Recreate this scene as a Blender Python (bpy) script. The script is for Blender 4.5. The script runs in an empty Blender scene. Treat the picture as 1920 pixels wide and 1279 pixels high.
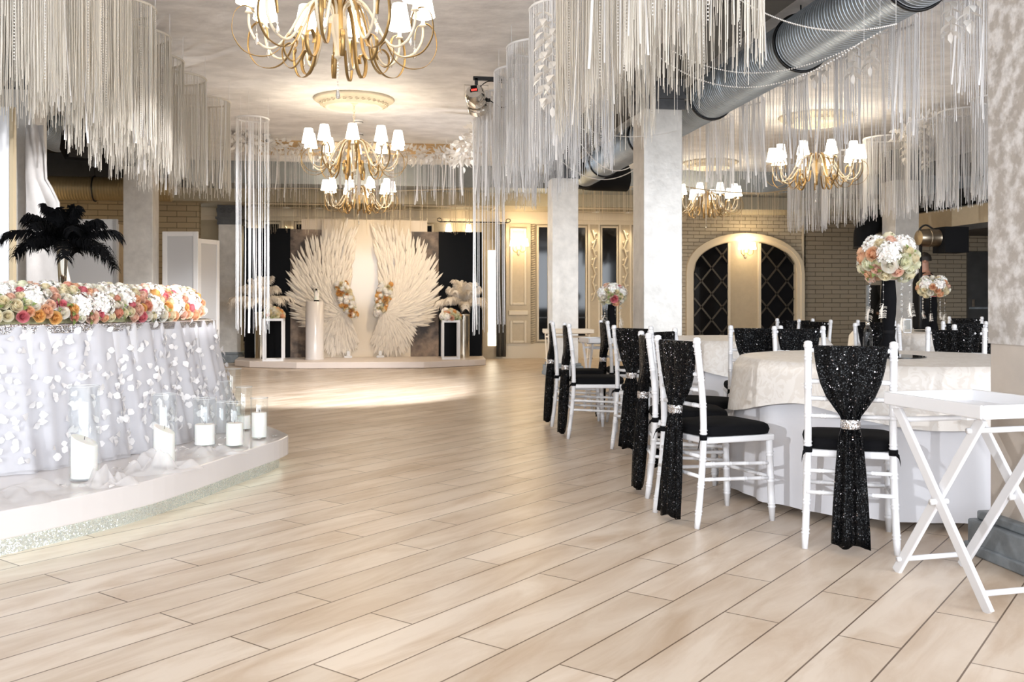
import bpy, bmesh, math, random
from math import sin, cos, pi, radians, atan, tan, sqrt, hypot
from mathutils import Vector, Matrix, Quaternion

random.seed(7)
S = bpy.context.scene
C = S.collection

# ------------------------------------------------------------------ camera
F = 1780.0            # focal length in pixels of the 1920 px wide frame
HZ = 566.0            # row of the horizon
CH = 1.10             # eye height, metres
TH = atan((960 - 695) / F)   # the room's long axis runs 8.5 degrees left of the view
CS, SN = cos(TH), sin(TH)
cd = bpy.data.cameras.new('camera')
cd.sensor_width = 36.0
cd.lens = F / 1920 * 36.0
cd.shift_y = -(1279 / 2 - HZ) / 1920
cd.clip_start = 0.05
cd.clip_end = 200
cd.dof.use_dof = True
cd.dof.focus_distance = 4.6
cd.dof.aperture_fstop = 8.0
cam_o = bpy.data.objects.new('camera', cd)
cam_o.location = (0, 0, CH)
cam_o.rotation_euler = (pi / 2, 0, -TH)
C.objects.link(cam_o)
S.camera = cam_o

# ------------------------------------------------------------------ world, exposure, large lights
S.view_settings.view_transform = 'Standard'
S.view_settings.look = 'None'
S.view_settings.gamma = 1.0
S.view_settings.use_curve_mapping = False
S.view_settings.exposure = 0.66
S.cycles.transparent_max_bounces = 20
S.cycles.max_bounces = 7
S.cycles.use_adaptive_sampling = True
S.cycles.adaptive_threshold = 0.03
S.cycles.diffuse_bounces = 4
S.cycles.glossy_bounces = 4
w = bpy.data.worlds.new('world')
S.world = w
w.use_nodes = True
bg = w.node_tree.nodes['Background']
bg.inputs[0].default_value = (0.93, 0.96, 1.0, 1)
bg.inputs[1].default_value = 0.8


def lamp(kind, name, loc, energy, col, target=None, **kw):
    d = bpy.data.lights.new(name, kind)
    d.energy = energy
    d.color = col
    for k, v_ in kw.items():
        setattr(d, k, v_)
    o = bpy.data.objects.new(name, d)
    o.location = loc
    if target is not None:
        o.rotation_euler = (Vector(target) - Vector(loc)).to_track_quat('-Z', 'Y').to_euler()
    C.objects.link(o)
    return o


COOL = (0.87, 0.93, 1.0)
WARM = (1.0, 0.78, 0.50)
# daylight from the windows behind the photographer, then an added fill on the right
lamp('AREA', 'window_light', (0.5, -3.4, 2.2), 335, COOL, (0.6, 6, 2.2), shape='RECTANGLE', size=8.0, size_y=2.4)
lamp('AREA', 'window_light', (7.6, -3.2, 2.0), 420, COOL, (5.0, 8, 2.4), shape='RECTANGLE', size=5.0, size_y=2.4)  # added fill lamp, brightens the ribbons right of the duct
# stage lights of the hall: from the left, from behind left and from the right
lamp('SPOT', 'party_light', (-6.3, -3.2, 2.7), 1350, (0.93, 0.96, 1.0), (2.6, 8.4, 1.7), spot_size=radians(42), spot_blend=0.6, shadow_soft_size=0.07)
lamp('SPOT', 'party_light', (-5.6, 10.9, 1.7), 1300, (0.93, 0.96, 1.0), (2.7, 12.6, 1.6), spot_size=radians(40), spot_blend=0.5, shadow_soft_size=0.06)
lamp('SPOT', 'party_light', (2.0, 3.0, 1.6), 1300, (0.98, 0.97, 0.98), (-4.6, 11.0, 1.75), spot_size=radians(20), spot_blend=0.5, shadow_soft_size=0.05)
# uplights on the floor beside the columns
lamp('SPOT', 'uplight', (-3.1, 11.4, 0.35), 65, (0.98, 0.97, 0.96), (-0.4, 6.3, 3.45), spot_size=radians(100), spot_blend=0.8, shadow_soft_size=0.05)
lamp('SPOT', 'uplight', (3.6, 11.0, 0.35), 110, (1.0, 0.9, 0.75), (5.0, 8.6, 3.45), spot_size=radians(120), spot_blend=0.8, shadow_soft_size=0.06)
# floor wash in the middle of the dance floor
lamp('SPOT', 'floor_light', (0.9, 9.3, 2.95), 900, (0.97, 0.98, 1.0), (-0.75, 12.2, 0), spot_size=radians(62), spot_blend=0.45, shadow_soft_size=0.1)
# warm wash on the backdrop
lamp('SPOT', 'stage_light', (1.2, 14.7, 3.2), 150, (1.0, 0.80, 0.56), (-0.1, 17.1, 1.2), spot_size=radians(75), spot_blend=0.7, shadow_soft_size=0.2)


# ------------------------------------------------------------------ photo -> place helpers
def cam(X, Z):
    """point of the floor plan X metres right of the view axis and Z metres along it"""
    return (X * CS + Z * SN, -X * SN + Z * CS)


def at(px, Z):
    return cam((px - 960) / F * Z, Z)


def zat(py, Z):
    return CH + (HZ - py) * Z / F


def on_floor(px, py, z=0.0):
    Z = F * (CH - z) / (py - HZ)
    return at(px, Z)


def on_wall(px, y0):
    """x and viewing depth where column px meets the plane y = y0"""
    k = (px - 960) / F
    Z = y0 / (-k * SN + CS)
    return Z * (k * CS + SN), Z


# ------------------------------------------------------------------ materials
MATS = {}


def pm(name, col, rough=0.5, metal=0.0, var=0.0, vscale=6.0, bump=0.0, bscale=40.0, emit=0.0, ecol=None,
       trans=0.0, alpha=1.0, spec=0.5, coat=0.0, sheen=0.0, sub=0.0, stretch=None, col2=None, detail=4.0, ramp=(0.3, 0.7)):
    if name in MATS:
        return MATS[name]
    m = bpy.data.materials.new(name)
    m.use_nodes = True
    nt = m.node_tree
    b = nt.nodes['Principled BSDF']
    b.inputs['Base Color'].default_value = (*col, 1)
    b.inputs['Roughness'].default_value = rough
    b.inputs['Metallic'].default_value = metal
    b.inputs['Specular IOR Level'].default_value = spec
    b.inputs['Transmission Weight'].default_value = trans
    b.inputs['Alpha'].default_value = alpha
    b.inputs['Coat Weight'].default_value = coat
    b.inputs['Sheen Weight'].default_value = sheen
    if sub:
        b.inputs['Subsurface Weight'].default_value = sub
        b.inputs['Subsurface Scale'].default_value = 0.02
    if emit:
        b.inputs['Emission Color'].default_value = (*(ecol or col), 1)
        b.inputs['Emission Strength'].default_value = emit
    if var or bump:
        tc = nt.nodes.new('ShaderNodeTexCoord')
        mp = nt.nodes.new('ShaderNodeMapping')
        nt.links.new(tc.outputs['Object'], mp.inputs[0])
        if stretch:
            mp.inputs['Scale'].default_value = stretch
    if var or col2:
        n = nt.nodes.new('ShaderNodeTexNoise')
        n.inputs['Scale'].default_value = vscale
        n.inputs['Detail'].default_value = detail
        n.inputs['Roughness'].default_value = 0.6
        nt.links.new(mp.outputs[0], n.inputs['Vector'])
        r = nt.nodes.new('ShaderNodeValToRGB')
        r.color_ramp.elements[0].position = ramp[0]
        r.color_ramp.elements[1].position = ramp[1]
        c1 = tuple(max(0, c * (1 - var)) for c in col)
        c2 = col2 or tuple(min(1, c * (1 + var)) for c in col)
        r.color_ramp.elements[0].color = (*c1, 1)
        r.color_ramp.elements[1].color = (*c2, 1)
        nt.links.new(n.outputs[0], r.inputs[0])
        nt.links.new(r.outputs[0], b.inputs['Base Color'])
    if bump:
        n2 = nt.nodes.new('ShaderNodeTexNoise')
        n2.inputs['Scale'].default_value = bscale
        n2.inputs['Detail'].default_value = 5
        nt.links.new(mp.outputs[0], n2.inputs['Vector'])
        bp = nt.nodes.new('ShaderNodeBump')
        bp.inputs['Strength'].default_value = bump
        bp.inputs['Distance'].default_value = 0.01
        nt.links.new(n2.outputs[0], bp.inputs['Height'])
        nt.links.new(bp.outputs[0], b.inputs['Normal'])
    MATS[name] = m
    return m


def floor_mat():
    m = bpy.data.materials.new('floor_planks')
    m.use_nodes = True
    nt = m.node_tree
    b = nt.nodes['Principled BSDF']
    tc = nt.nodes.new('ShaderNodeTexCoord')
    mp = nt.nodes.new('ShaderNodeMapping')
    mp.inputs['Rotation'].default_value = (0, 0, radians(-45))
    nt.links.new(tc.outputs['Object'], mp.inputs[0])
    br = nt.nodes.new('ShaderNodeTexBrick')
    br.inputs['Color1'].default_value = (0.55, 0.46, 0.37, 1)
    br.inputs['Color2'].default_value = (0.65, 0.56, 0.47, 1)
    br.inputs['Mortar'].default_value = (0.14, 0.095, 0.06, 1)
    br.inputs['Scale'].default_value = 1.0
    br.inputs['Mortar Size'].default_value = 0.0034
    br.inputs['Mortar Smooth'].default_value = 0.3
    br.inputs['Brick Width'].default_value = 1.2
    br.inputs['Row Height'].default_value = 0.2
    br.offset = 0.37
    nt.links.new(mp.outputs[0], br.inputs['Vector'])
    m2 = nt.nodes.new('ShaderNodeMapping')
    m2.inputs['Scale'].default_value = (0.9, 3.6, 1)
    nt.links.new(mp.outputs[0], m2.inputs[0])
    n = nt.nodes.new('ShaderNodeTexNoise')
    n.inputs['Scale'].default_value = 1.6
    n.inputs['Detail'].default_value = 7
    n.inputs['Roughness'].default_value = 0.62
    n.inputs['Distortion'].default_value = 0.6
    nt.links.new(m2.outputs[0], n.inputs['Vector'])
    r = nt.nodes.new('ShaderNodeValToRGB')
    r.color_ramp.elements[0].position = 0.30
    r.color_ramp.elements[1].position = 0.60
    r.color_ramp.elements[0].color = (0.78, 0.68, 0.575, 1)
    r.color_ramp.elements[1].color = (1.06, 1.05, 1.04, 1)
    nt.links.new(n.outputs[0], r.inputs[0])
    mx = nt.nodes.new('ShaderNodeMix')
    mx.data_type = 'RGBA'
    mx.blend_type = 'MULTIPLY'
    mx.inputs[0].default_value = 1.0
    nt.links.new(br.outputs['Color'], mx.inputs[6])
    nt.links.new(r.outputs[0], mx.inputs[7])
    nt.links.new(mx.outputs[2], b.inputs['Base Color'])
    b.inputs['Roughness'].default_value = 0.36
    bp = nt.nodes.new('ShaderNodeBump')
    bp.inputs['Strength'].default_value = 0.25
    bp.inputs['Distance'].default_value = 0.004
    bp.invert = True
    nt.links.new(br.outputs['Fac'], bp.inputs['Height'])
    nt.links.new(bp.outputs[0], b.inputs['Normal'])
    return m


def brick_mat(name, c1, c2, mortar, bw, rh):
    m = bpy.data.materials.new(name)
    m.use_nodes = True
    nt = m.node_tree
    b = nt.nodes['Principled BSDF']
    tc = nt.nodes.new('ShaderNodeTexCoord')
    sp = nt.nodes.new('ShaderNodeSeparateXYZ')
    cb = nt.nodes.new('ShaderNodeCombineXYZ')
    ad = nt.nodes.new('ShaderNodeMath')
    nt.links.new(tc.outputs['Object'], sp.inputs[0])
    nt.links.new(sp.outputs[0], ad.inputs[0])
    nt.links.new(sp.outputs[1], ad.inputs[1])
    nt.links.new(ad.outputs[0], cb.inputs[0])
    nt.links.new(sp.outputs[2], cb.inputs[1])
    br = nt.nodes.new('ShaderNodeTexBrick')
    br.inputs['Color1'].default_value = (*c1, 1)
    br.inputs['Color2'].default_value = (*c2, 1)
    br.inputs['Mortar'].default_value = (*mortar, 1)
    br.inputs['Scale'].default_value = 1.0
    br.inputs['Mortar Size'].default_value = 0.006
    br.inputs['Mortar Smooth'].default_value = 0.6
    br.inputs['Brick Width'].default_value = bw
    br.inputs['Row Height'].default_value = rh
    nt.links.new(cb.outputs[0], br.inputs['Vector'])
    nt.links.new(br.outputs['Color'], b.inputs['Base Color'])
    bp = nt.nodes.new('ShaderNodeBump')
    bp.inputs['Strength'].default_value = 0.9
    bp.inputs['Distance'].default_value = 0.012
    bp.invert = True
    nt.links.new(br.outputs['Fac'], bp.inputs['Height'])
    nt.links.new(bp.outputs[0], b.inputs['Normal'])
    b.inputs['Roughness'].default_value = 0.8
    return m


def sequin_mat(name, base, scale, metal, rough, tilt, spec=1.0, spark=0.0):
    """small flat facets that each face a slightly different way"""
    m = bpy.data.materials.new(name)
    m.use_nodes = True
    nt = m.node_tree
    b = nt.nodes['Principled BSDF']
    b.inputs['Base Color'].default_value = (*base, 1)
    b.inputs['Metallic'].default_value = metal
    b.inputs['Roughness'].default_value = rough
    b.inputs['Specular IOR Level'].default_value = spec
    tc = nt.nodes.new('ShaderNodeTexCoord')
    vo = nt.nodes.new('ShaderNodeTexVoronoi')
    vo.inputs['Scale'].default_value = scale
    nt.links.new(tc.outputs['Object'], vo.inputs['Vector'])
    sb = nt.nodes.new('ShaderNodeVectorMath')
    sb.operation = 'SUBTRACT'
    sb.inputs[1].default_value = (0.5, 0.5, 0.5)
    nt.links.new(vo.outputs['Color'], sb.inputs[0])
    sc = nt.nodes.new('ShaderNodeVectorMath')
    sc.operation = 'SCALE'
    sc.inputs['Scale'].default_value = tilt
    nt.links.new(sb.outputs[0], sc.inputs[0])
    ge = nt.nodes.new('ShaderNodeNewGeometry')
    ad = nt.nodes.new('ShaderNodeVectorMath')
    ad.operation = 'ADD'
    nt.links.new(ge.outputs['Normal'], ad.inputs[0])
    nt.links.new(sc.outputs[0], ad.inputs[1])
    nm = nt.nodes.new('ShaderNodeVectorMath')
    nm.operation = 'NORMALIZE'
    nt.links.new(ad.outputs[0], nm.inputs[0])
    if spark:  # a few random cells coloured bright to stand for glints
        sx_ = nt.nodes.new('ShaderNodeSeparateXYZ')
        nt.links.new(vo.outputs['Color'], sx_.inputs[0])
        gt = nt.nodes.new('ShaderNodeMath')
        gt.operation = 'GREATER_THAN'
        gt.inputs[1].default_value = 1 - spark
        nt.links.new(sx_.outputs[0], gt.inputs[0])
        mc = nt.nodes.new('ShaderNodeMix')
        mc.data_type = 'RGBA'
        mc.inputs[6].default_value = (*base, 1)
        mc.inputs[7].default_value = (0.55, 0.50, 0.52, 1)
        nt.links.new(gt.outputs[0], mc.inputs[0])
        nt.links.new(mc.outputs[2], b.inputs['Base Color'])
        nt.links.new(gt.outputs[0], b.inputs['Metallic'])
    nt.links.new(nm.outputs[0], b.inputs['Normal'])
    MATS[name] = m
    return m


def clear_mat(name, tint=(0.96, 0.98, 0.98), gloss=(1, 1, 1), amount=0.12):
    """thin clear glass: see-through face-on, mirror-like at grazing angles"""
    m = bpy.data.materials.new(name)
    m.use_nodes = True
    nt = m.node_tree
    nt.nodes.remove(nt.nodes['Principled BSDF'])
    out = nt.nodes['Material Output']
    t = nt.nodes.new('ShaderNodeBsdfTransparent')
    t.inputs[0].default_value = (*tint, 1)
    g = nt.nodes.new('ShaderNodeBsdfGlossy')
    g.inputs['Color'].default_value = (*gloss, 1)
    g.inputs['Roughness'].default_value = 0.03
    lw = nt.nodes.new('ShaderNodeLayerWeight')
    lw.inputs['Blend'].default_value = 0.5
    pw = nt.nodes.new('ShaderNodeMath')
    pw.operation = 'POWER'
    pw.inputs[1].default_value = 5.0
    nt.links.new(lw.outputs['Facing'], pw.inputs[0])
    ml = nt.nodes.new('ShaderNodeMath')
    ml.operation = 'MULTIPLY_ADD'
    ml.inputs[1].default_value = 0.65
    ml.inputs[2].default_value = 0.06
    nt.links.new(pw.outputs[0], ml.inputs[0])
    mx = nt.nodes.new('ShaderNodeMixShader')
    nt.links.new(ml.outputs[0], mx.inputs[0])
    nt.links.new(t.outputs[0], mx.inputs[1])
    nt.links.new(g.outputs[0], mx.inputs[2])
    nt.links.new(mx.outputs[0], out.inputs[0])
    MATS[name] = m
    return m


def cloth_mat(name, col, sheer=0.0, transl=0.35, rough=0.7):
    """woven cloth that lets some light through; sheer > 0 makes it see-through"""
    m = bpy.data.materials.new(name)
    m.use_nodes = True
    nt = m.node_tree
    b = nt.nodes['Principled BSDF']
    b.inputs['Base Color'].default_value = (*col, 1)
    b.inputs['Roughness'].default_value = rough
    b.inputs['Specular IOR Level'].default_value = 0.25
    out = nt.nodes['Material Output']
    tl = nt.nodes.new('ShaderNodeBsdfTranslucent')
    tl.inputs[0].default_value = (*col, 1)
    mx = nt.nodes.new('ShaderNodeMixShader')
    mx.inputs[0].default_value = transl
    nt.links.new(b.outputs[0], mx.inputs[1])
    nt.links.new(tl.outputs[0], mx.inputs[2])
    last = mx
    if sheer:
        tr = nt.nodes.new('ShaderNodeBsdfTransparent')
        m3 = nt.nodes.new('ShaderNodeMixShader')
        m3.inputs[0].default_value = sheer
        nt.links.new(mx.outputs[0], m3.inputs[1])
        nt.links.new(tr.outputs[0], m3.inputs[2])
        last = m3
    nt.links.new(last.outputs[0], out.inputs[0])
    MATS[name] = m
    return m


M_floor = floor_mat()
M_ceil = pm('ceiling_plaster', (0.80, 0.79, 0.795), 0.6, var=0.12, vscale=2.6, bump=0.8, bscale=7, stretch=(1, 1.5, 1), detail=9, ramp=(0.35, 0.62))
M_gold_plaster = pm('gold_plaster', (0.55, 0.36, 0.16), 0.45, metal=0.3, var=0.3, vscale=8, stretch=(1, 3, 1))
M_column = pm('column_plaster', (0.64, 0.615, 0.58), 0.38, metal=0.1, var=0.13, vscale=7, bump=0.35, bscale=16, detail=9)
M_capital = pm('capital_grey', (0.085, 0.088, 0.095), 0.5, var=0.2, vscale=9)
M_plinth = pm('plinth_grey', (0.20, 0.22, 0.235), 0.5, var=0.25, vscale=12)
M_dark = pm('dark_grey_paint', (0.045, 0.044, 0.043), 0.7, var=0.2, vscale=4)
M_tan = pm('tan_paint', (0.42, 0.35, 0.24), 0.55, var=0.06, vscale=5)
M_tan_plain = pm('tan_panel_paint', (0.50, 0.41, 0.28), 0.5, var=0.05, vscale=12)
M_ivory = pm('ivory_moulding', (0.66, 0.57, 0.43), 0.45)
M_soffit = pm('soffit_paint', (0.36, 0.32, 0.24), 0.7, var=0.06)
M_grey_band = pm('grey_bulkhead_paint', (0.26, 0.28, 0.29), 0.7, var=0.15, vscale=3)
M_brick_light = brick_mat('pale_brick', (0.50, 0.44, 0.34), (0.45, 0.39, 0.30), (0.20, 0.16, 0.11), 0.24, 0.074)
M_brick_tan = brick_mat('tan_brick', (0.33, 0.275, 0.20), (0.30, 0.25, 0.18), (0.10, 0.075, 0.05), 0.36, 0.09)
M_brick_big = brick_mat('ochre_brick', (0.36, 0.285, 0.18), (0.32, 0.25, 0.16), (0.15, 0.115, 0.07), 0.33, 0.10)
M_brick_dark = brick_mat('shaded_brick', (0.20, 0.17, 0.14), (0.18, 0.155, 0.13), (0.10, 0.085, 0.07), 0.27, 0.075)  # darkest of the brick tones, for the right side wall
M_duct = pm('galvanised_steel', (0.40, 0.45, 0.50), 0.38, metal=0.75, var=0.12, vscale=3)
M_duct_amber = pm('aged_duct', (0.36, 0.27, 0.14), 0.45, metal=0.4, var=0.1, vscale=3)  # steel duct with the amber light put into its colour
M_black = pm('black_metal', (0.012, 0.012, 0.013), 0.4, metal=0.3)
M_blackmatte = pm('matte_black', (0.006, 0.006, 0.007), 0.85, spec=0.2)
M_chrome = pm('chrome', (0.80, 0.78, 0.74), 0.10, metal=1.0)
M_mirror_gold = pm('polished_steel', (0.72, 0.68, 0.60), 0.07, metal=1.0)
M_white = pm('white_lacquer', (0.70, 0.695, 0.71), 0.28)
M_white_soft = pm('white_paint', (0.78, 0.77, 0.76), 0.5)
M_cream = pm('cream_enamel', (0.58, 0.50, 0.38), 0.35)
M_goldrib = pm('gold_ribbon_metal', (0.33, 0.21, 0.08), 0.36, metal=0.7)
M_shade = pm('lit_lamp_shade', (1.0, 0.95, 0.85), 0.7, emit=4.5, ecol=(1.0, 0.90, 0.74))
M_bulb = pm('lit_diffuser', (1.0, 0.95, 0.85), 0.7, emit=2.6, ecol=(1.0, 0.90, 0.70))
M_rose_trim = pm('ceiling_rose_plaster', (0.70, 0.62, 0.48), 0.5, var=0.08)
M_cord = cloth_mat('cream_cord', (0.80, 0.75, 0.67), transl=0.3)
M_cordw = cloth_mat('white_cord', (0.88, 0.87, 0.87), transl=0.3)
M_cordg = cloth_mat('champagne_cord', (0.72, 0.62, 0.46), transl=0.3)
M_leafw = cloth_mat('white_paper_leaf', (0.90, 0.87, 0.83), transl=0.25)
M_pearl = pm('pearl', (0.86, 0.83, 0.80), 0.2)
M_sequin = sequin_mat('black_sequins', (0.010, 0.010, 0.012), 210, 0.15, 0.13, 0.95)
M_sash = sequin_mat('black_sequin_mesh', (0.003, 0.003, 0.0035), 240, 0.0, 0.16, 1.1, 0.13, 0.012)
M_rhine = sequin_mat('rhinestones', (0.75, 0.75, 0.78), 260, 1.0, 0.12, 1.0)
M_glitter = sequin_mat('silver_glitter', (0.78, 0.83, 0.80), 260, 0.7, 0.25, 0.6)
M_cushion = pm('black_fabric', (0.005, 0.005, 0.006), 0.95, spec=0.12)
M_glass = clear_mat('clear_glass')
M_crystal = pm('crystal', (0.92, 0.92, 0.92), 0.04, trans=0.85, spec=0.8)
M_darkglass = pm('dark_glass', (0.006, 0.006, 0.007), 0.05, spec=0.22)
M_blackgloss = pm('black_mirror', (0.006, 0.006, 0.007), 0.03, spec=0.9)
M_cloth = cloth_mat('white_satin', (0.74, 0.735, 0.77), transl=0.12, rough=0.5)
M_tulle = cloth_mat('white_tulle', (0.78, 0.77, 0.80), sheer=0.35, transl=0.35)
M_petal = cloth_mat('white_petal', (0.84, 0.82, 0.82), transl=0.2)
M_tulle_loose = cloth_mat('loose_tulle', (0.82, 0.80, 0.80), sheer=0.6, transl=0.4)
M_wax = pm('candle_wax', (0.90, 0.87, 0.83), 0.45, sub=0.25)
M_plat = pm('platform_gloss_white', (0.66, 0.62, 0.60), 0.16, coat=0.3)
M_led = pm('led_strip', (0.85, 1.0, 0.93), 0.5, emit=4.5, ecol=(0.86, 1.0, 0.92))
M_foam = pm('pale_green_moss', (0.48, 0.46, 0.26), 0.8, var=0.3, vscale=40)
M_leaf = pm('leaf_green', (0.17, 0.22, 0.06), 0.5, var=0.25, vscale=30)
M_stagecloth = pm('stage_cloth', (0.68, 0.60, 0.55), 0.45, bump=0.25, bscale=5)
M_feather_w = cloth_mat('white_feather', (0.90, 0.84, 0.76), transl=0.3)
M_feather_b = pm('black_feather', (0.003, 0.003, 0.0035), 0.9, spec=0.1)
M_backpanel = pm('black_backdrop', (0.0015, 0.0015, 0.002), 0.4, spec=0.08)
M_gloss_cream = pm('glossy_cream_panel', (0.66, 0.57, 0.45), 0.10)
M_cream_bar = pm('cream_board', (0.74, 0.63, 0.50), 0.4)
M_rock = pm('cloudy_brown_print', (0.055, 0.034, 0.024), 0.5, var=0.4, vscale=3.4, col2=(0.32, 0.23, 0.165), detail=10, ramp=(0.38, 0.72), bump=0.01)
M_fabricwall = pm('crumpled_white_cloth', (0.78, 0.75, 0.73), 0.7, bump=0.7, bscale=5, var=0.07)
M_gloss_white = pm('glossy_white_board', (0.84, 0.85, 0.88), 0.18)
M_goldtrim = pm('beige_trim', (0.55, 0.45, 0.30), 0.4)
M_screen = pm('screen_paint', (0.70, 0.69, 0.69), 0.4)
M_screen_in = pm('screen_panel_grey', (0.50, 0.50, 0.51), 0.5)
M_skin = pm('skin', (0.42, 0.22, 0.15), 0.5)
M_hair = pm('dark_hair', (0.02, 0.014, 0.01), 0.6)
M_red = pm('red_digits', (1, 0.05, 0.03), 0.5, emit=3.0, ecol=(1, 0.04, 0.03))
M_lattice = pm('lattice_bronze', (0.10, 0.085, 0.065), 0.3, metal=0.6)
M_curtain = pm('taupe_curtain', (0.07, 0.06, 0.045), 0.8)
M_wood = pm('tan_wood', (0.62, 0.52, 0.40), 0.4)
M_cable = pm('brown_cable', (0.25, 0.12, 0.05), 0.6)
PETALS = {
    'cream': pm('rose_cream', (0.86, 0.80, 0.62), 0.55, sub=0.1),
    'white': pm('petal_white', (0.90, 0.86, 0.79), 0.55, sub=0.1),
    'peach': pm('rose_peach', (0.90, 0.62, 0.42), 0.55, sub=0.1),
    'blush': pm('rose_blush', (0.88, 0.66, 0.54), 0.55, sub=0.1),
    'pink': pm('rose_pink', (0.80, 0.30, 0.33), 0.55, sub=0.1),
    'coral': pm('rose_coral', (0.82, 0.45, 0.33), 0.55, sub=0.1),
    'green': pm('rose_green_white', (0.85, 0.84, 0.68), 0.55, sub=0.1),
    'amber': pm('rose_amber', (0.88, 0.58, 0.24), 0.55, sub=0.1),
}

DEEP = {'cream': (0.90, 0.74, 0.44), 'white': (0.86, 0.80, 0.62), 'peach': (0.80, 0.34, 0.14), 'blush': (0.84, 0.42, 0.28), 'pink': (0.62, 0.06, 0.12),
        'coral': (0.70, 0.18, 0.10), 'green': (0.80, 0.78, 0.50), 'amber': (0.85, 0.45, 0.12)}
for k_, m_ in PETALS.items():     # a rose's own colour deepens towards its heart
    nt = m_.node_tree
    b = nt.nodes['Principled BSDF']
    tc = nt.nodes.new('ShaderNodeTexCoord')
    mp = nt.nodes.new('ShaderNodeMapping')
    mp.inputs['Scale'].default_value = (1, 1, 0)
    ln = nt.nodes.new('ShaderNodeVectorMath')
    ln.operation = 'LENGTH'
    rp = nt.nodes.new('ShaderNodeValToRGB')
    rp.color_ramp.elements[0].position = 0.10
    rp.color_ramp.elements[1].position = 0.9
    c_ = b.inputs['Base Color'].default_value
    rp.color_ramp.elements[0].color = (*[0.45 * d_ + 0.55 * e_ for d_, e_ in zip(DEEP[k_], c_)], 1)
    rp.color_ramp.elements[1].color = c_
    nt.links.new(tc.outputs['Object'], mp.inputs[0])
    nt.links.new(mp.outputs[0], ln.inputs[0])
    nt.links.new(ln.outputs['Value'], rp.inputs[0])
    nt.links.new(rp.outputs[0], b.inputs['Base Color'])
    tl = nt.nodes.new('ShaderNodeBsdfTranslucent')
    nt.links.new(rp.outputs[0], tl.inputs[0])
    ms = nt.nodes.new('ShaderNodeMixShader')
    ms.inputs[0].default_value = 0.38
    nt.links.new(b.outputs[0], ms.inputs[1])
    nt.links.new(tl.outputs[0], ms.inputs[2])
    nt.links.new(ms.outputs[0], nt.nodes['Material Output'].inputs[0])
M_hyd = pm('hydrangea_white', (0.88, 0.84, 0.79), 0.6, sub=0.1)
M_hydg = pm('hydrangea_greenish', (0.82, 0.83, 0.66), 0.6, sub=0.1)


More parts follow.
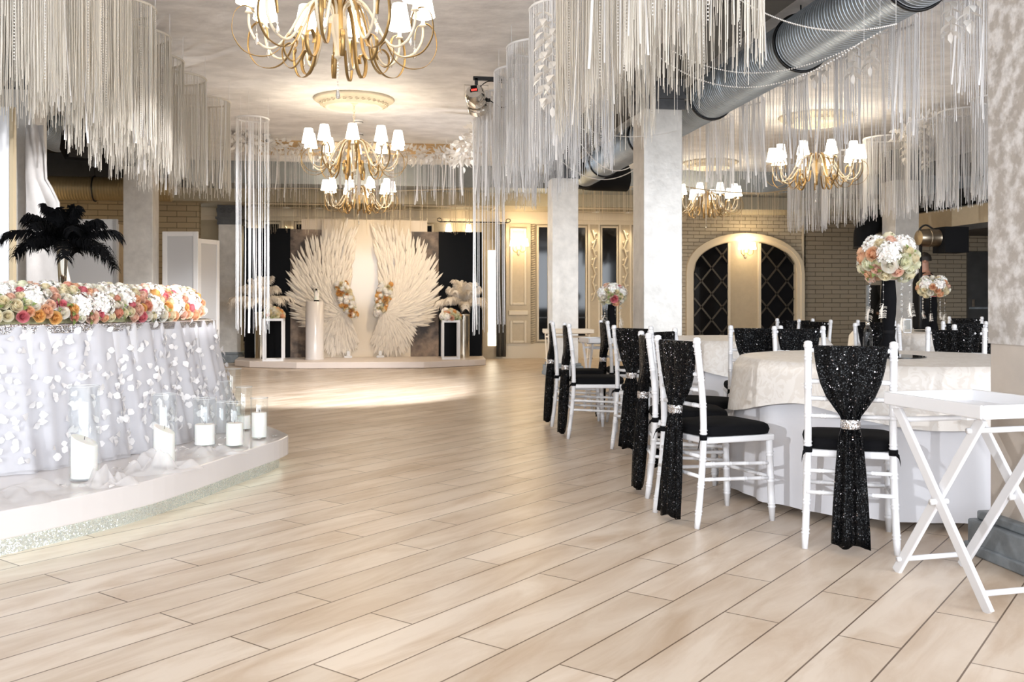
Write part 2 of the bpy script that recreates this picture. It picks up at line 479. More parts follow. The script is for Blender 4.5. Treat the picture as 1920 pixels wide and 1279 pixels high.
# ------------------------------------------------------------------ mesh building
class MB:
    def __init__(s):
        s.v = []
        s.f = []

    def add(s, vs, fs):
        o = len(s.v)
        s.v.extend(tuple(p) for p in vs)
        s.f.extend(tuple(i + o for i in f) for f in fs)

    def box(s, cx, cy, cz, sx, sy, sz, rot=None):
        vs = [Vector((x * sx / 2, y * sy / 2, z * sz / 2)) for x in (-1, 1) for y in (-1, 1) for z in (-1, 1)]
        if rot is not None:
            vs = [rot @ p for p in vs]
        vs = [(p[0] + cx, p[1] + cy, p[2] + cz) for p in vs]
        s.add(vs, [(0, 1, 3, 2), (4, 6, 7, 5), (0, 4, 5, 1), (2, 3, 7, 6), (0, 2, 6, 4), (1, 5, 7, 3)])
        return s

    def span(s, x0, x1, y0, y1, z0, z1):
        return s.box((x0 + x1) / 2, (y0 + y1) / 2, (z0 + z1) / 2, abs(x1 - x0), abs(y1 - y0), abs(z1 - z0))

    def bar(s, a, b, w_, h_, up=(0, 0, 1)):
        """rectangular bar from a to b"""
        a, b = Vector(a), Vector(b)
        d = (b - a)
        L = d.length
        d.normalize()
        u = Vector(up)
        if abs(d.dot(u)) > 0.98:
            u = Vector((0, 1, 0))
        x = d.cross(u).normalized()
        z = x.cross(d).normalized()
        rot = Matrix((x, d, z)).transposed()
        c = (a + b) / 2
        return s.box(c.x, c.y, c.z, w_, L, h_, rot)

    def grid(s, rows, closed=False):
        n = len(rows[0])
        o = len(s.v)
        for r in rows:
            s.v.extend(tuple(p) for p in r)
        for i in range(len(rows) - 1):
            for j in range(n if closed else n - 1):
                k = (j + 1) % n
                s.f.append((o + i * n + j, o + i * n + k, o + (i + 1) * n + k, o + (i + 1) * n + j))
        return o, n

    def cap(s, idx):
        s.f.append(tuple(idx))

    def tube(s, path, rad, n=8, caps=True, closed=False):
        path = [Vector(p) for p in path]
        m = len(path)
        if not hasattr(rad, '__len__'):
            rad = [rad] * m
        t0 = (path[1] - path[0]).normalized()
        ref = Vector((0, 0, 1)) if abs(t0.z) < 0.9 else Vector((1, 0, 0))
        u = t0.cross(ref).normalized()
        rows = []
        for i in range(m):
            if closed:
                t = (path[(i + 1) % m] - path[i - 1]).normalized()
            else:
                t = (path[min(i + 1, m - 1)] - path[max(i - 1, 0)])
                t = t.normalized() if t.length > 1e-9 else t0
            u = (u - t * u.dot(t)).normalized()
            v_ = t.cross(u)
            rows.append([path[i] + (u * cos(2 * pi * k / n) + v_ * sin(2 * pi * k / n)) * rad[i] for k in range(n)])
        if closed:
            rows.append(rows[0])
        o, nn = s.grid(rows, True)
        if caps and not closed:
            s.cap([o + k for k in range(n)][::-1])
            s.cap([o + (m - 1) * n + k for k in range(n)])
        return s

    def lathe(s, prof, n=24, c=(0, 0, 0), axis='z', caps=True, ph=0.0):
        rows = []
        for r, z in prof:
            row = []
            for k in range(n):
                a = 2 * pi * k / n + ph
                if axis == 'z':
                    p = (c[0] + r * cos(a), c[1] + r * sin(a), c[2] + z)
                elif axis == 'y':
                    p = (c[0] + r * cos(a), c[1] + z, c[2] + r * sin(a))
                else:
                    p = (c[0] + z, c[1] + r * cos(a), c[2] + r * sin(a))
                row.append(p)
            rows.append(row)
        o, _ = s.grid(rows, True)
        if caps:
            if prof[0][0] > 1e-6:
                s.cap([o + k for k in range(n)][::-1])
            if prof[-1][0] > 1e-6:
                s.cap([o + (len(prof) - 1) * n + k for k in range(n)])
        return s

    def ribbon(s, path, side, w_, t=0.0015):
        """flat strap of width w_ along path, side = direction of its width"""
        sd = Vector(side).normalized()
        rows = []
        path = [Vector(p) for p in path]
        m = len(path)
        for i in range(m):
            tg = (path[min(i + 1, m - 1)] - path[max(i - 1, 0)]).normalized()
            nrm = tg.cross(sd).normalized() * t
            rows.append([path[i] - sd * w_ / 2 - nrm, path[i] + sd * w_ / 2 - nrm, path[i] + sd * w_ / 2 + nrm, path[i] - sd * w_ / 2 + nrm])
        s.grid(rows, True)
        return s

    def ball(s, c, r, n=8, m=6, sq=1.0):
        prof = [(max(1e-4, r * sin(pi * i / m)), -r * cos(pi * i / m) * sq) for i in range(m + 1)]
        return s.lathe(prof, n, c, caps=False)

    def prism(s, poly, z0, z1):
        n = len(poly)
        o = len(s.v)
        s.v.extend((p[0], p[1], z0) for p in poly)
        s.v.extend((p[0], p[1], z1) for p in poly)
        s.f.append(tuple(o + i for i in range(n))[::-1])
        s.f.append(tuple(o + n + i for i in range(n)))
        for i in range(n):
            j = (i + 1) % n
            s.f.append((o + i, o + j, o + n + j, o + n + i))
        return s

    def mesh(s, name, mat, smooth=True):
        me = bpy.data.meshes.new(name)
        me.from_pydata(s.v, [], s.f)
        if mat is not None:
            me.materials.append(mat)
        if smooth:
            me.polygons.foreach_set('use_smooth', [True] * len(me.polygons))
        me.update()
        return me

    def build(s, name, mat, parent=None, smooth=True, bevel=0.0, auto=None):
        me = s.mesh(name, mat, smooth)
        if smooth and auto is not None:
            try:
                me.set_sharp_from_angle(angle=radians(auto))
            except Exception:
                pass
        o = bpy.data.objects.new(name, me)
        C.objects.link(o)
        if parent is not None:
            o.parent = parent
        if bevel:
            bv = o.modifiers.new('bevel', 'BEVEL')
            bv.width = bevel
            bv.segments = 2
            bv.limit_method = 'ANGLE'
        return o


def thing(name, label, cat, loc=(0, 0, 0), rz=0.0, group=None):
    o = bpy.data.objects.new(name, None)
    o.empty_display_size = 0.1
    o.location = loc if len(loc) == 3 else (loc[0], loc[1], 0)
    o.rotation_euler = (0, 0, rz)
    C.objects.link(o)
    return tag(o, label, cat, group)


def tag(o, label, cat, group=None):
    o['label'] = label
    o['category'] = cat
    if group:
        o['group'] = group
    return o


def struct(o, label=None):
    o['kind'] = 'structure'
    if label:
        o['label'] = label
    return o


def stuff(o):
    o['kind'] = 'stuff'
    return o


def part(name, me, parent, loc=(0, 0, 0), rot=None, sc=None):
    o = bpy.data.objects.new(name, me)
    o.parent = parent
    o.location = loc
    if rot is not None:
        o.rotation_mode = 'QUATERNION'
        o.rotation_quaternion = rot
    if sc is not None:
        o.scale = (sc, sc, sc) if not hasattr(sc, '__len__') else sc
    C.objects.link(o)
    return o


def dup(root, loc, rz, label, group=None):
    """a copy of a thing with copies of its parts and sub-parts"""
    def cp(o, par):
        c = o.copy()
        C.objects.link(c)
        if par is not None:
            c.parent = par
        for ch in list(o.children):
            cp(ch, c)
        return c
    r = cp(root, None)
    r.location = loc if len(loc) == 3 else (loc[0], loc[1], 0)
    r.rotation_euler = (0, 0, rz)
    r['label'] = label
    if group:
        r['group'] = group
    return r


def spline(pts, n=6, closed=False):
    """Catmull-Rom through points"""
    out = []
    m = len(pts)
    P_ = [Vector(p) for p in pts]
    segs = m if closed else m - 1
    for i in range(segs):
        if closed:
            p0, p1, p2, p3 = P_[(i - 1) % m], P_[i], P_[(i + 1) % m], P_[(i + 2) % m]
        else:
            p0, p1, p2, p3 = P_[max(i - 1, 0)], P_[i], P_[i + 1], P_[min(i + 2, m - 1)]
        for k in range(n):
            t = k / n
            out.append(0.5 * ((2 * p1) + (p2 - p0) * t + (2 * p0 - 5 * p1 + 4 * p2 - p3) * t * t + (3 * p1 - p0 - 3 * p2 + p3) * t ** 3))
    if not closed:
        out.append(P_[-1])
    return out


ORD = ['first', 'second', 'third', 'fourth', 'fifth', 'sixth', 'seventh', 'eighth', 'ninth', 'tenth', 'eleventh', 'twelfth']

# ------------------------------------------------------------------ the room
CEIL = 3.45
YB = 18.3            # back wall of the dance floor
struct(MB().span(-8, 13, -4, 19, -0.08, 0).build('floor', M_floor, smooth=False))
struct(MB().span(-3.45, 9.3, -4, 16.3, CEIL, CEIL + 0.08).build('ceiling', M_ceil, smooth=False))
struct(MB().span(-8, -3.45, -4, 16.3, CEIL, CEIL + 0.08).build('ceiling', M_dark, smooth=False), 'dark ceiling of the left aisle')
struct(MB().span(9.3, 13, -4, 16.3, CEIL, CEIL + 0.08).build('ceiling', M_dark, smooth=False), 'dark ceiling of the right aisle')
# gold strip across the end of the dance floor ceiling
struct(MB().span(-1.75, 1.75, 14.15, 15.5, CEIL - 0.012, CEIL).build('trim_1', M_gold_plaster, smooth=False), 'gold plaster strip on the ceiling')
# dropped bulkhead and soffits in front of the back wall
struct(MB().span(-8, 13, 16.3, 17.1, 3.08, CEIL + 0.08).build('trim_2', M_grey_band, smooth=False), 'grey bulkhead')
struct(MB().span(-8, 13, 17.1, 18.5, 2.85, CEIL + 0.08).build('trim_3', M_soffit, smooth=False), 'tan soffit')
fr = MB()
for x0, x1 in ((0.6, 2.3), (3.4, 5.2), (-2.2, -0.6)):
    fr.span(x0, x1, 17.3, 17.34, 2.835, 2.85)
    fr.span(x0, x1, 17.95, 17.99, 2.835, 2.85)
    fr.span(x0, x0 + 0.04, 17.34, 17.95, 2.835, 2.85)
    fr.span(x1 - 0.04, x1, 17.34, 17.95, 2.835, 2.85)
struct(fr.build('trim_4', M_ivory, smooth=False), 'raised frames on the tan soffit')
# beams over the two colonnades
for nm, x0 in (('trim_5', -3.42), ('trim_6', 2.62)):
    struct(MB().span(x0, x0 + 0.45, -4, 16.3, 3.30, CEIL).build(nm, M_dark, smooth=False), 'dark beam over the columns')

# back wall
struct(MB().span(-3.2, 9.0, YB, YB + 0.2, 0, 2.85).build('wall_back', M_tan, smooth=False))


def wx(px, y0=YB):
    return on_wall(px, y0)[0]


def wz(px, py, y0=YB):
    return zat(py, on_wall(px, y0)[1])


# cornice and baseboard
cb_ = MB()
cb_.span(-3.2, wx(1283), YB - 0.10, YB, 2.70, 2.85)
cb_.span(-3.2, wx(1283), YB - 0.06, YB, 2.62, 2.70)
struct(cb_.build('trim_7', M_ivory, smooth=False), 'cornice of the back wall')
bb = MB()
bb.span(-3.2, wx(1283), YB - 0.05, YB, 0, 0.24)
bb.span(-3.2, wx(1283), YB - 0.03, YB, 0.24, 0.29)
struct(bb.build('baseboard_back', M_ivory, smooth=False))

# dark windows between the pilasters
winno = 1


def window(x0, x1, z0, z1, y=YB):
    global winno
    g = struct(MB().span(x0, x1, y - 0.012, y - 0.004, z0, z1).build('window_%d' % winno, M_darkglass, smooth=False))
    f_ = MB()
    t = 0.035
    f_.span(x0 - t, x0, y - 0.035, y, z0 - t, z1 + t)
    f_.span(x1, x1 + t, y - 0.035, y, z0 - t, z1 + t)
    f_.span(x0, x1, y - 0.035, y, z1, z1 + t)
    f_.span(x0, x1, y - 0.035, y, z0 - t, z0)
    f_.build('window_frame', M_ivory, g, smooth=False, bevel=0.006)
    MB().span(x0, x1, y - 0.03, y - 0.013, z0 + (z1 - z0) * 0.19, z0 + (z1 - z0) * 0.19 + 0.025).build('window_bar', M_black, g, smooth=False)
    winno += 1
    return g


def pilaster(no, x0, x1, z0=0.29, z1=2.62, y=YB):
    o = struct(MB().span(x0, x1, y - 0.05, y, z0, z1).build('trim_%d' % no, M_tan_plain, smooth=False), 'pilaster with plaster foliage')
    m = MB()
    xc = (x0 + x1) / 2
    hw = (x1 - x0) * 0.30
    z = z1 - 0.12
    sgn = 1
    while z > z0 + 0.9:
        pts = [(xc - sgn * hw + sgn * hw * 2 * t, y - 0.055 - 0.02 * sin(pi * t), z - 0.18 * t + 0.05 * sin(2 * pi * t)) for t in [i / 8 for i in range(9)]]
        m.tube(pts, [0.004 + 0.014 * sin(pi * i / 8) for i in range(9)], 6)
        cx = xc + sgn * hw * 0.5
        pts = [(cx + hw * 0.45 * cos(a) * (1 - a / 9), y - 0.06, z - 0.07 + hw * 0.45 * sin(a) * (1 - a / 9)) for a in [i * 0.6 for i in range(11)]]
        m.tube(pts, 0.011, 6)
        m.ball((cx, y - 0.06, z - 0.07), 0.02, 6, 4)
        z -= 0.17
        sgn = -sgn
    m.build('foliage_relief', M_ivory, o)
    for sx in (x0, x1):
        MB().span(sx - 0.02, sx + 0.02, y - 0.065, y, z0, z1).build('edge_moulding', M_ivory, o, smooth=False)
    return o


tn = 8
for a, b in ((470, 489), (530, 549), (590, 611), (1103, 1122), (1161, 1181)):
    pilaster(tn, wx(a), wx(b))
    tn += 1
for a, b in ((446, 466), (493, 526), (553, 586), (616, 650), (690, 812), (1007, 1029), (1078, 1100), (1126, 1158), (1185, 1222)):
    window(wx(a) + 0.03, wx(b) - 0.03, 0.36, 2.56)

# panelled bay with the wall sconce, and the corrugated band beside it
pb = struct(MB().span(wx(948), wx(994), YB - 0.07, YB, 0.29, 2.62).build('trim_%d' % tn, M_tan_plain, smooth=False), 'panelled bay of the back wall')
tn += 1


def frame_relief(x0, x1, z0, z1, y, t, mat, par, name='panel_moulding'):
    f_ = MB()
    f_.span(x0, x0 + t, y - 0.03, y, z0, z1)
    f_.span(x1 - t, x1, y - 0.03, y, z0, z1)
    f_.span(x0 + t, x1 - t, y - 0.03, y, z1 - t, z1)
    f_.span(x0 + t, x1 - t, y - 0.03, y, z0, z0 + t)
    return f_.build(name, mat, par, smooth=False, bevel=0.012)


xa, xb = wx(955), wx(986)
frame_relief(xa, xb, wz(970, 572), wz(970, 428), YB - 0.07, 0.05, M_ivory, pb)
frame_relief(xa, xb, wz(970, 643), wz(970, 601), YB - 0.07, 0.05, M_ivory, pb)
MB().span(xa - 0.03, xb + 0.03, YB - 0.12, YB - 0.07, wz(970, 591), wz(970, 582)).build('ledge', M_ivory, pb, smooth=False, bevel=0.015)
band = MB()
z = 0.29
xa, xb = wx(995), wx(1003)
while z < 2.6:
    band.tube([(xa, YB - 0.02, z), (xb, YB - 0.02, z + 0.02)], 0.02, 6)
    z += 0.045
struct(band.build('trim_%d' % tn, M_tan_plain), 'ribbed plaster band')
tn += 1

# lit glass door right of the stage with a curtain
dx0, dx1 = wx(904), wx(941)
d1 = struct(MB().span(dx0, dx1, YB - 0.08, YB, 0, 2.3).build('door_1', M_tan_plain, smooth=False), 'tan door with a lit glass pane')
MB().span(wx(914), wx(929), YB - 0.09, YB - 0.08, wz(920, 648), wz(920, 470)).build('lit_pane', M_bulb, d1, smooth=False)


def drape(name, label, x0, x1, y, z0, z1, mat, amp=0.04, fold=0.09, cat='curtain', flare=None):
    rows = []
    nx = max(12, int((x1 - x0) / 0.015))
    for i in range(9):
        t = i / 8
        z = z1 + (z0 - z1) * t
        row = []
        for j in range(nx + 1):
            u = j / nx
            x = x0 + (x1 - x0) * u
            if flare:
                x = x0 + (flare(t) - x0) * u
            row.append((x, y + amp * sin(2 * pi * (x1 - x0) * u / fold + 0.6 * sin(5 * t)) * (0.6 + 0.4 * t), z))
        rows.append(row)
    o = MB()
    o.grid(rows)
    ob = o.build(name, mat)
    sm = ob.modifiers.new('thickness', 'SOLIDIFY')
    sm.thickness = 0.006
    return tag(ob, label, cat)


cu = drape('curtain', 'dark taupe curtain gathered beside the lit glass door', wx(928), wx(946), YB - 0.16, 0.04, 2.60, M_curtain)
rodm = thing('curtain_rod', 'black curtain rod with scrolled ends above the lit door', 'curtain rod', (wx(916), YB - 0.16, 2.63))
MB().tube([(-0.95, 0, 0), (0.35, 0, 0)], 0.012, 8).build('rod', M_black, rodm)
for sx in (-0.95, 0.35):
    pts = [(sx + (0.07 * (1 - a / 8)) * sin(a) * (1 if sx > 0 else -1), 0, 0.07 * (1 - a / 8) * (1 - cos(a)) * 0.8) for a in [i * 0.55 for i in range(12)]]
    MB().tube(pts, 0.009, 6).build('finial', M_black, rodm)
for sx in (-0.75, 0.2):
    MB().bar((sx, 0, 0), (sx, 0.11, 0.03), 0.02, 0.02).build('bracket', M_black, rodm, smooth=False)

# arch wall right of column: brick face with a plaster arch and two latticed lights
AX0, AX1 = wx(1283), wx(1503)
aw = struct(MB().span(wx(1225), wx(1507), YB - 0.08, YB - 0.0, 0, 2.85).build('wall_arch', M_brick_light, smooth=False))
axc = (AX0 + AX1) / 2
hwid = (AX1 - AX0) / 2
spring = wz(1390, 512)
crown = wz(1390, 438)


def arch_pts(hw, zs, zc, n=20):
    pts = []
    for i in range(n + 1):
        a = pi * i / n
        # three-centred look: flattened ellipse over straight jambs
        pts.append((axc + hw * cos(a), zs + (zc - zs) * sin(a) ** 0.9))
    return pts


def arch_band(hw0, zc0, hw1, zc1, y, mat, name, par):
    outer = [(axc + hw0, 0.0)] + arch_pts(hw0, spring, zc0) + [(axc - hw0, 0.0)]
    inner = [(axc + hw1, 0.0)] + arch_pts(hw1, spring, zc1) + [(axc - hw1, 0.0)]
    m = MB()
    rows = [[(p[0], YB - 0.08, p[1]) for p in outer], [(p[0], y, p[1]) for p in outer], [(p[0], y, p[1]) for p in inner], [(p[0], YB - 0.08, p[1]) for p in inner]]
    m.grid(rows)
    return m.build(name, mat, par, smooth=False)


arch = struct(arch_band(hwid, crown, hwid - 0.07, crown - 0.07, YB - 0.15, M_ivory, 'trim_%d' % tn, None), 'plaster arch')
tn += 1
arch_band(hwid - 0.07, crown - 0.07, hwid - 0.15, crown - 0.14, YB - 0.12, M_ivory, 'inner_arch', arch)
pan = MB()
pl = [(p[0], p[1]) for p in ([(axc + hwid - 0.15, 0.0)] + arch_pts(hwid - 0.15, spring, crown - 0.14) + [(axc - hwid + 0.15, 0.0)])]
o_ = len(pan.v)
pan.v.extend((p[0], YB - 0.085, p[1]) for p in pl)
pan.f.append(tuple(range(len(pl))))
pan.build('arch_panel', M_tan_plain, arch, smooth=False)
cx0, cx1 = wx(1363), wx(1420)
for a, b in ((wx(1298), cx0), (cx1, wx(1484))):
    g = MB()
    top = []
    n = 14
    for i in range(n + 1):
        x = a + (b - a) * i / n
        c_ = max(-1, min(1, (x - axc) / (hwid - 0.17)))
        top.append((x, spring + (crown - 0.16 - spring) * (1 - c_ * c_) ** 0.45))
    poly = [(a, 0.3)] + top + [(b, 0.3)]
    g.v.extend((p[0], YB - 0.094, p[1]) for p in poly)
    g.f.append(tuple(range(len(poly))))
    wn = struct(g.build('window_%d' % winno, M_darkglass, smooth=False))
    winno += 1
    lt = MB()
    d = 0.30
    k = -8
    ztop = lambda x: spring + (crown - 0.16 - spring) * (max(0, 1 - min(1, abs((x - axc) / (hwid - 0.17))) ** 2)) ** 0.45
    for s_ in (1, -1):
        for k in range(-2, 14):
            z0 = 0.3 + (k - 2) * 0.52
            seg = []
            for i in range(41):
                x = a + (b - a) * i / 40
                z = z0 + (x - a) * 1.2 if s_ > 0 else z0 + (b - x) * 1.2
                if 0.3 < z < ztop(x):
                    seg.append((x, YB - 0.11, z))
            if len(seg) > 1:
                lt.bar(seg[0], seg[-1], 0.034, 0.016, up=(0, 1, 0))
    lt.build('lattice', M_lattice, wn, smooth=False)
for x in (cx0, cx1):
    MB().span(x - 0.025, x + 0.025, YB - 0.13, YB - 0.08, 0, crown - 0.2).build('mullion', M_ivory, arch, smooth=False)

# right hand walls
RY = 18.22
RX = on_wall(1507, RY)[0]
struct(MB().span(RX, 12.9, RY, RY + 0.2, 0, 2.85).build('wall_right_end', M_brick_tan, smooth=False))
struct(MB().span(RX - 0.04, RX, RY - 0.02, RY + 0.05, 0, 2.74).build('trim_%d' % tn, M_ivory, smooth=False), 'corner bead')
tn += 1
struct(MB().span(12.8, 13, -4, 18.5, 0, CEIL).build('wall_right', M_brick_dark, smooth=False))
# lowered beam along the right aisle with a striped face, and the pipe above it
struct(MB().span(9.0, 9.3, 8.0, 15.6, 2.28, 2.56).build('trim_%d' % tn, M_tan_plain, smooth=False), 'lowered tan beam of the right aisle')
tn += 1
struct(MB().span(9.3, 12.8, 8.0, 15.6, 2.28, 2.4).build('ceiling_right_aisle', M_dark, smooth=False))
struct(MB().span(9.02, 9.32, 8.0, 15.6, 2.2, 2.28).build('trim_%d' % tn, M_dark, smooth=False), 'dark edge under the lowered beam')
tn += 1
# dark door in the brick end wall
dxa, dxb = on_wall(1812, RY)[0], on_wall(1850, RY)[0]
d2 = struct(MB().span(dxa, dxb + 0.3, RY - 0.05, RY, 0, 2.15).build('door_2', M_dark, smooth=False), 'dark door in the brick end wall')
MB().span(dxa + 0.06, dxa + 0.12, RY - 0.1, RY - 0.05, 1.0, 1.15).build('handle', M_chrome, d2, smooth=False)
MB().span(dxa + 0.03, dxb + 0.2, RY - 0.07, RY - 0.05, 0.95, 0.99).build('crossbar', M_plinth, d2, smooth=False)

# left walls
struct(MB().span(-7.6, -3.0, 17.4, 17.6, 0, 3.1).build('wall_left_end', M_brick_big, smooth=False))
struct(MB().span(-7.8, -7.6, -4, 17.6, 0, CEIL).build('wall_left', M_tan, smooth=False))
struct(MB().span(-7.6, -3.0, 15.9, 16.2, 2.98, CEIL).build('trim_%d' % tn, M_dark, smooth=False), 'dark beam of the left aisle')
tn += 1

# ------------------------------------------------------------------ columns
W = 0.39


def column(no, x0, y0, h0, rough_top=False):
    o = struct(MB().span(x0, x0 + W, y0, y0 + W, 0, CEIL).build('column_%d' % no, M_column if not rough_top else M_beige, smooth=False, bevel=0.004), 'square plaster column')
    if rough_top:
        MB().span(x0 - 0.006, x0 + W + 0.006, y0 - 0.006, y0 + W + 0.006, 0.92, h0).build('rough_plaster', M_rough, o, smooth=False)
    p = MB()
    e = 0.065
    p.span(x0 - e, x0 + W + e, y0 - e, y0 + W + e, 0, 0.15)
    p.span(x0 - e * 0.6, x0 + W + e * 0.6, y0 - e * 0.6, y0 + W + e * 0.6, 0.15, 0.19)
    p.span(x0 - e * 1.2, x0 + W + e * 1.2, y0 - e * 1.2, y0 + W + e * 1.2, 0, 0.05)
    p.build('plinth', M_plinth, o, smooth=False, bevel=0.008)
    c = MB()
    e = 0.05
    c.span(x0 - e * 0.5, x0 + W + e * 0.5, y0 - e * 0.5, y0 + W + e * 0.5, h0, h0 + 0.04)
    c.span(x0 - 0.02, x0 + W + 0.02, y0 - 0.02, y0 + W + 0.02, h0 + 0.04, CEIL)
    c.span(x0 - e, x0 + W + e, y0 - e, y0 + W + e, h0 + 0.10, h0 + 0.14)
    for s_ in (1, -1):
        for k in range(3):
            xx = x0 + W * (k + 0.5) / 3
            pts = [(xx + 0.05 * cos(a) * (1 - a / 10), y0 - 0.03, h0 + 0.26 + s_ * 0.05 * sin(a) * (1 - a / 10)) for a in [i * 0.6 for i in range(11)]]
            c.tube(pts, 0.012, 5)
            pts = [(x0 - 0.03, y0 + W * (k + 0.5) / 3 + 0.05 * cos(a) * (1 - a / 10), h0 + 0.26 + s_ * 0.05 * sin(a) * (1 - a / 10)) for a in [i * 0.6 for i in range(11)]]
            c.tube(pts, 0.012, 5)
    c.build('capital', M_capital, o, smooth=False)
    return o


M_beige = pm('beige_smooth_plaster', (0.50, 0.44, 0.385), 0.45, var=0.08, vscale=5)
M_rough = pm('rough_silver_plaster', (0.42, 0.38, 0.345), 0.35, metal=0.1, var=0.05, vscale=15, col2=(0.66, 0.635, 0.62), detail=12, ramp=(0.44, 0.62), bump=0.9, bscale=14)
column(1, 2.66, 3.38, 2.99, True)
column(2, 2.66, 9.05, 3.0)
column(3, 2.66, 13.8, 2.93)
column(4, -3.0 - W, 13.8, 2.98)
column(5, -3.0 - W, 9.05, 3.0)
column(6, 8.0, 13.6, 2.98)
column(7, -2.72, 17.75, 2.5)
column(8, 8.0, 9.05, 2.98)


# ------------------------------------------------------------------ air ducts
def air_duct(name, label, x, y0, y1, z, r, mat, straps, axis='y', step=0.042):
    o = thing(name, label, 'air duct', (x, y0, z))
    prof = []
    L = y1 - y0
    k = 0
    t = 0.0
    while t <= L:
        prof += [(r, t), (r, t + step * 0.84), (r + 0.003, t + step * 0.88), (r + 0.003, t + step * 0.95)]
        t += step
    MB().lathe(prof, 40, axis=axis).build('duct_pipe', mat, o, auto=60)
    for t in straps:
        a = [(0, t, 0)] if axis == 'y' else [(t, 0, 0)]
        pts = []
        for i in range(36):
            q = 2 * pi * i / 36
            pts.append(((r + 0.012) * cos(q), t, (r + 0.012) * sin(q)) if axis == 'y' else (t, (r + 0.012) * cos(q), (r + 0.012) * sin(q)))
        MB().tube(pts, 0.012, 6, closed=True).build('strap', M_black, o)
        e = (0, t, r) if axis == 'y' else (t, 0, r)
        top = (e[0], e[1], CEIL - z)
        if top[2] > e[2]:
            MB().tube([e, top], 0.006, 6).build('hanger', M_black, o)
    return o


air_duct('air_duct', 'silver spiral air duct running along the right row of columns', 3.37, 1.5, 14.75, 3.15, 0.215, M_duct, [1.6, 4.0, 5.6, 7.6, 9.9, 12.0])
ed = MB()
ed.tube([(3.37, 14.75, 3.15), (3.37, 14.95, 3.15), (3.42, 15.12, 3.15), (3.6, 15.25, 3.15), (4.2, 15.3, 3.15)], 0.222, 24)
tag(ed.build('duct_elbow', M_blackmatte), 'black elbow at the far end of the silver duct', 'air duct')
air_duct('air_duct', 'silver spiral air duct above the left aisle behind hanging fringe', -3.72, 6.2, 12.1, 3.12, 0.215, M_duct, [1.0, 3.4, 4.9])
air_duct('air_duct', 'ochre lit air duct crossing the left aisle behind the column', -7.6, 15.4, 19.9, 2.84, 0.18, M_duct_amber, [1.9, 3.4], axis='x')
air_duct('air_duct', 'dark pipe above the lowered beam of the right aisle', 9.05, 9.4, 16.4, 2.72, 0.13, M_blackmatte, [1.5, 4.5])
# loudspeaker hung below the left duct
spk = thing('loudspeaker', 'black loudspeaker hanging under the left air duct', 'loudspeaker', (*at(150, 10.6), 2.72), rz=0.5)
MB().box(0, 0, 0.15, 0.34, 0.30, 0.30, Matrix.Rotation(0.5, 3, 'X')).build('cabinet', M_blackmatte, spk, smooth=False, bevel=0.01)
MB().tube([(0, 0, 0.25), (0, 0.05, CEIL - 2.72)], 0.012, 6).build('bracket', M_black, spk)
gm = MB()
gm.box(0, -0.15, 0.075, 0.28, 0.02, 0.22, Matrix.Rotation(0.5, 3, 'X'))
gm.build('grille', M_black, spk, smooth=False)

# ------------------------------------------------------------------ chandeliers and ceiling roses
def rev(pts, n=5):
    return spline([(r, 0, z - CEIL) for r, z in pts], n)


arm_me = MB().tube(rev([(0.025, 2.85), (0.05, 2.92), (0.11, 2.955), (0.20, 2.90), (0.29, 2.74), (0.38, 2.64), (0.47, 2.66), (0.525, 2.75), (0.53, 2.85)]), 0.0085, 7)
arm_me.lathe([(0.004, 0), (0.018, 0.006), (0.026, 0.012), (0.018, 0.02), (0.012, 0.03), (0.012, 0.07)], 10, (0.53, 0, 2.83 - CEIL))
ME_ARM = arm_me.mesh('arm', M_cream)
ME_SHADE = MB().lathe([(0.077, 0.0), (0.046, 0.165)], 20, (0.53, 0, 2.90 - CEIL), caps=False).lathe([(0.0445, 0.165), (0.0755, 0.0)], 20, (0.53, 0, 2.90 - CEIL), caps=False).mesh('lamp_shade', M_shade)
sc_me = MB().ribbon(rev([(0.03, 2.85), (0.05, 2.94), (0.11, 2.975), (0.17, 2.89), (0.205, 2.74), (0.23, 2.61), (0.285, 2.545), (0.335, 2.58), (0.345, 2.66), (0.30, 2.70), (0.262, 2.665), (0.27, 2.63)]), (0, 1, 0), 0.026)
ME_SCROLL = sc_me.mesh('gold_scroll', M_goldrib)
sw = MB().ribbon(rev([(0.30, 2.73), (0.36, 2.62), (0.45, 2.575), (0.56, 2.60), (0.625, 2.70), (0.615, 2.82), (0.56, 2.87), (0.50, 2.84), (0.485, 2.76)]), (0, 1, 0), 0.018)
ME_SWIRL = sw.mesh('thin_swirl', M_goldrib)
dr = MB()
dr.tube([(0, 0, 0), (0, 0, -0.05)], 0.002, 4)
dr.ball((0, 0, -0.055), 0.008, 6, 4)
dr.lathe([(0.001, -0.06), (0.006, -0.075), (0.013, -0.10), (0.009, -0.115), (0.001, -0.12)], 8, caps=False)
ME_DROP = dr.mesh('crystal_drop', M_crystal)
bd = MB().lathe([(0.012, 3.0), (0.02, 2.93), (0.03, 2.87), (0.05, 2.855), (0.056, 2.84), (0.056, 2.825), (0.05, 2.79), (0.03, 2.72), (0.02, 2.66), (0.019, 2.625), (0.024, 2.62), (0.022, 2.605), (0.010, 2.60), (0.004, 2.585)], 20, (0, 0, -CEIL))
ME_BODY = bd.mesh('body', M_cream)
ch = MB()
z = -0.05
flip = 0
while z > 3.0 - CEIL:
    pts = [((0.013 * cos(a) if not flip else 0), (0.013 * cos(a) if flip else 0), z - 0.021 + 0.021 * sin(a)) for a in [2 * pi * i / 10 for i in range(10)]]
    ch.tube(pts, 0.0035, 5, closed=True)
    z -= 0.034
    flip = 1 - flip
ME_CHAIN = ch.mesh('chain', M_cream)
ME_CANOPY = MB().lathe([(0.03, -0.005), (0.05, -0.02), (0.045, -0.05), (0.012, -0.07)], 16).mesh('canopy', M_cream)
fd = MB()
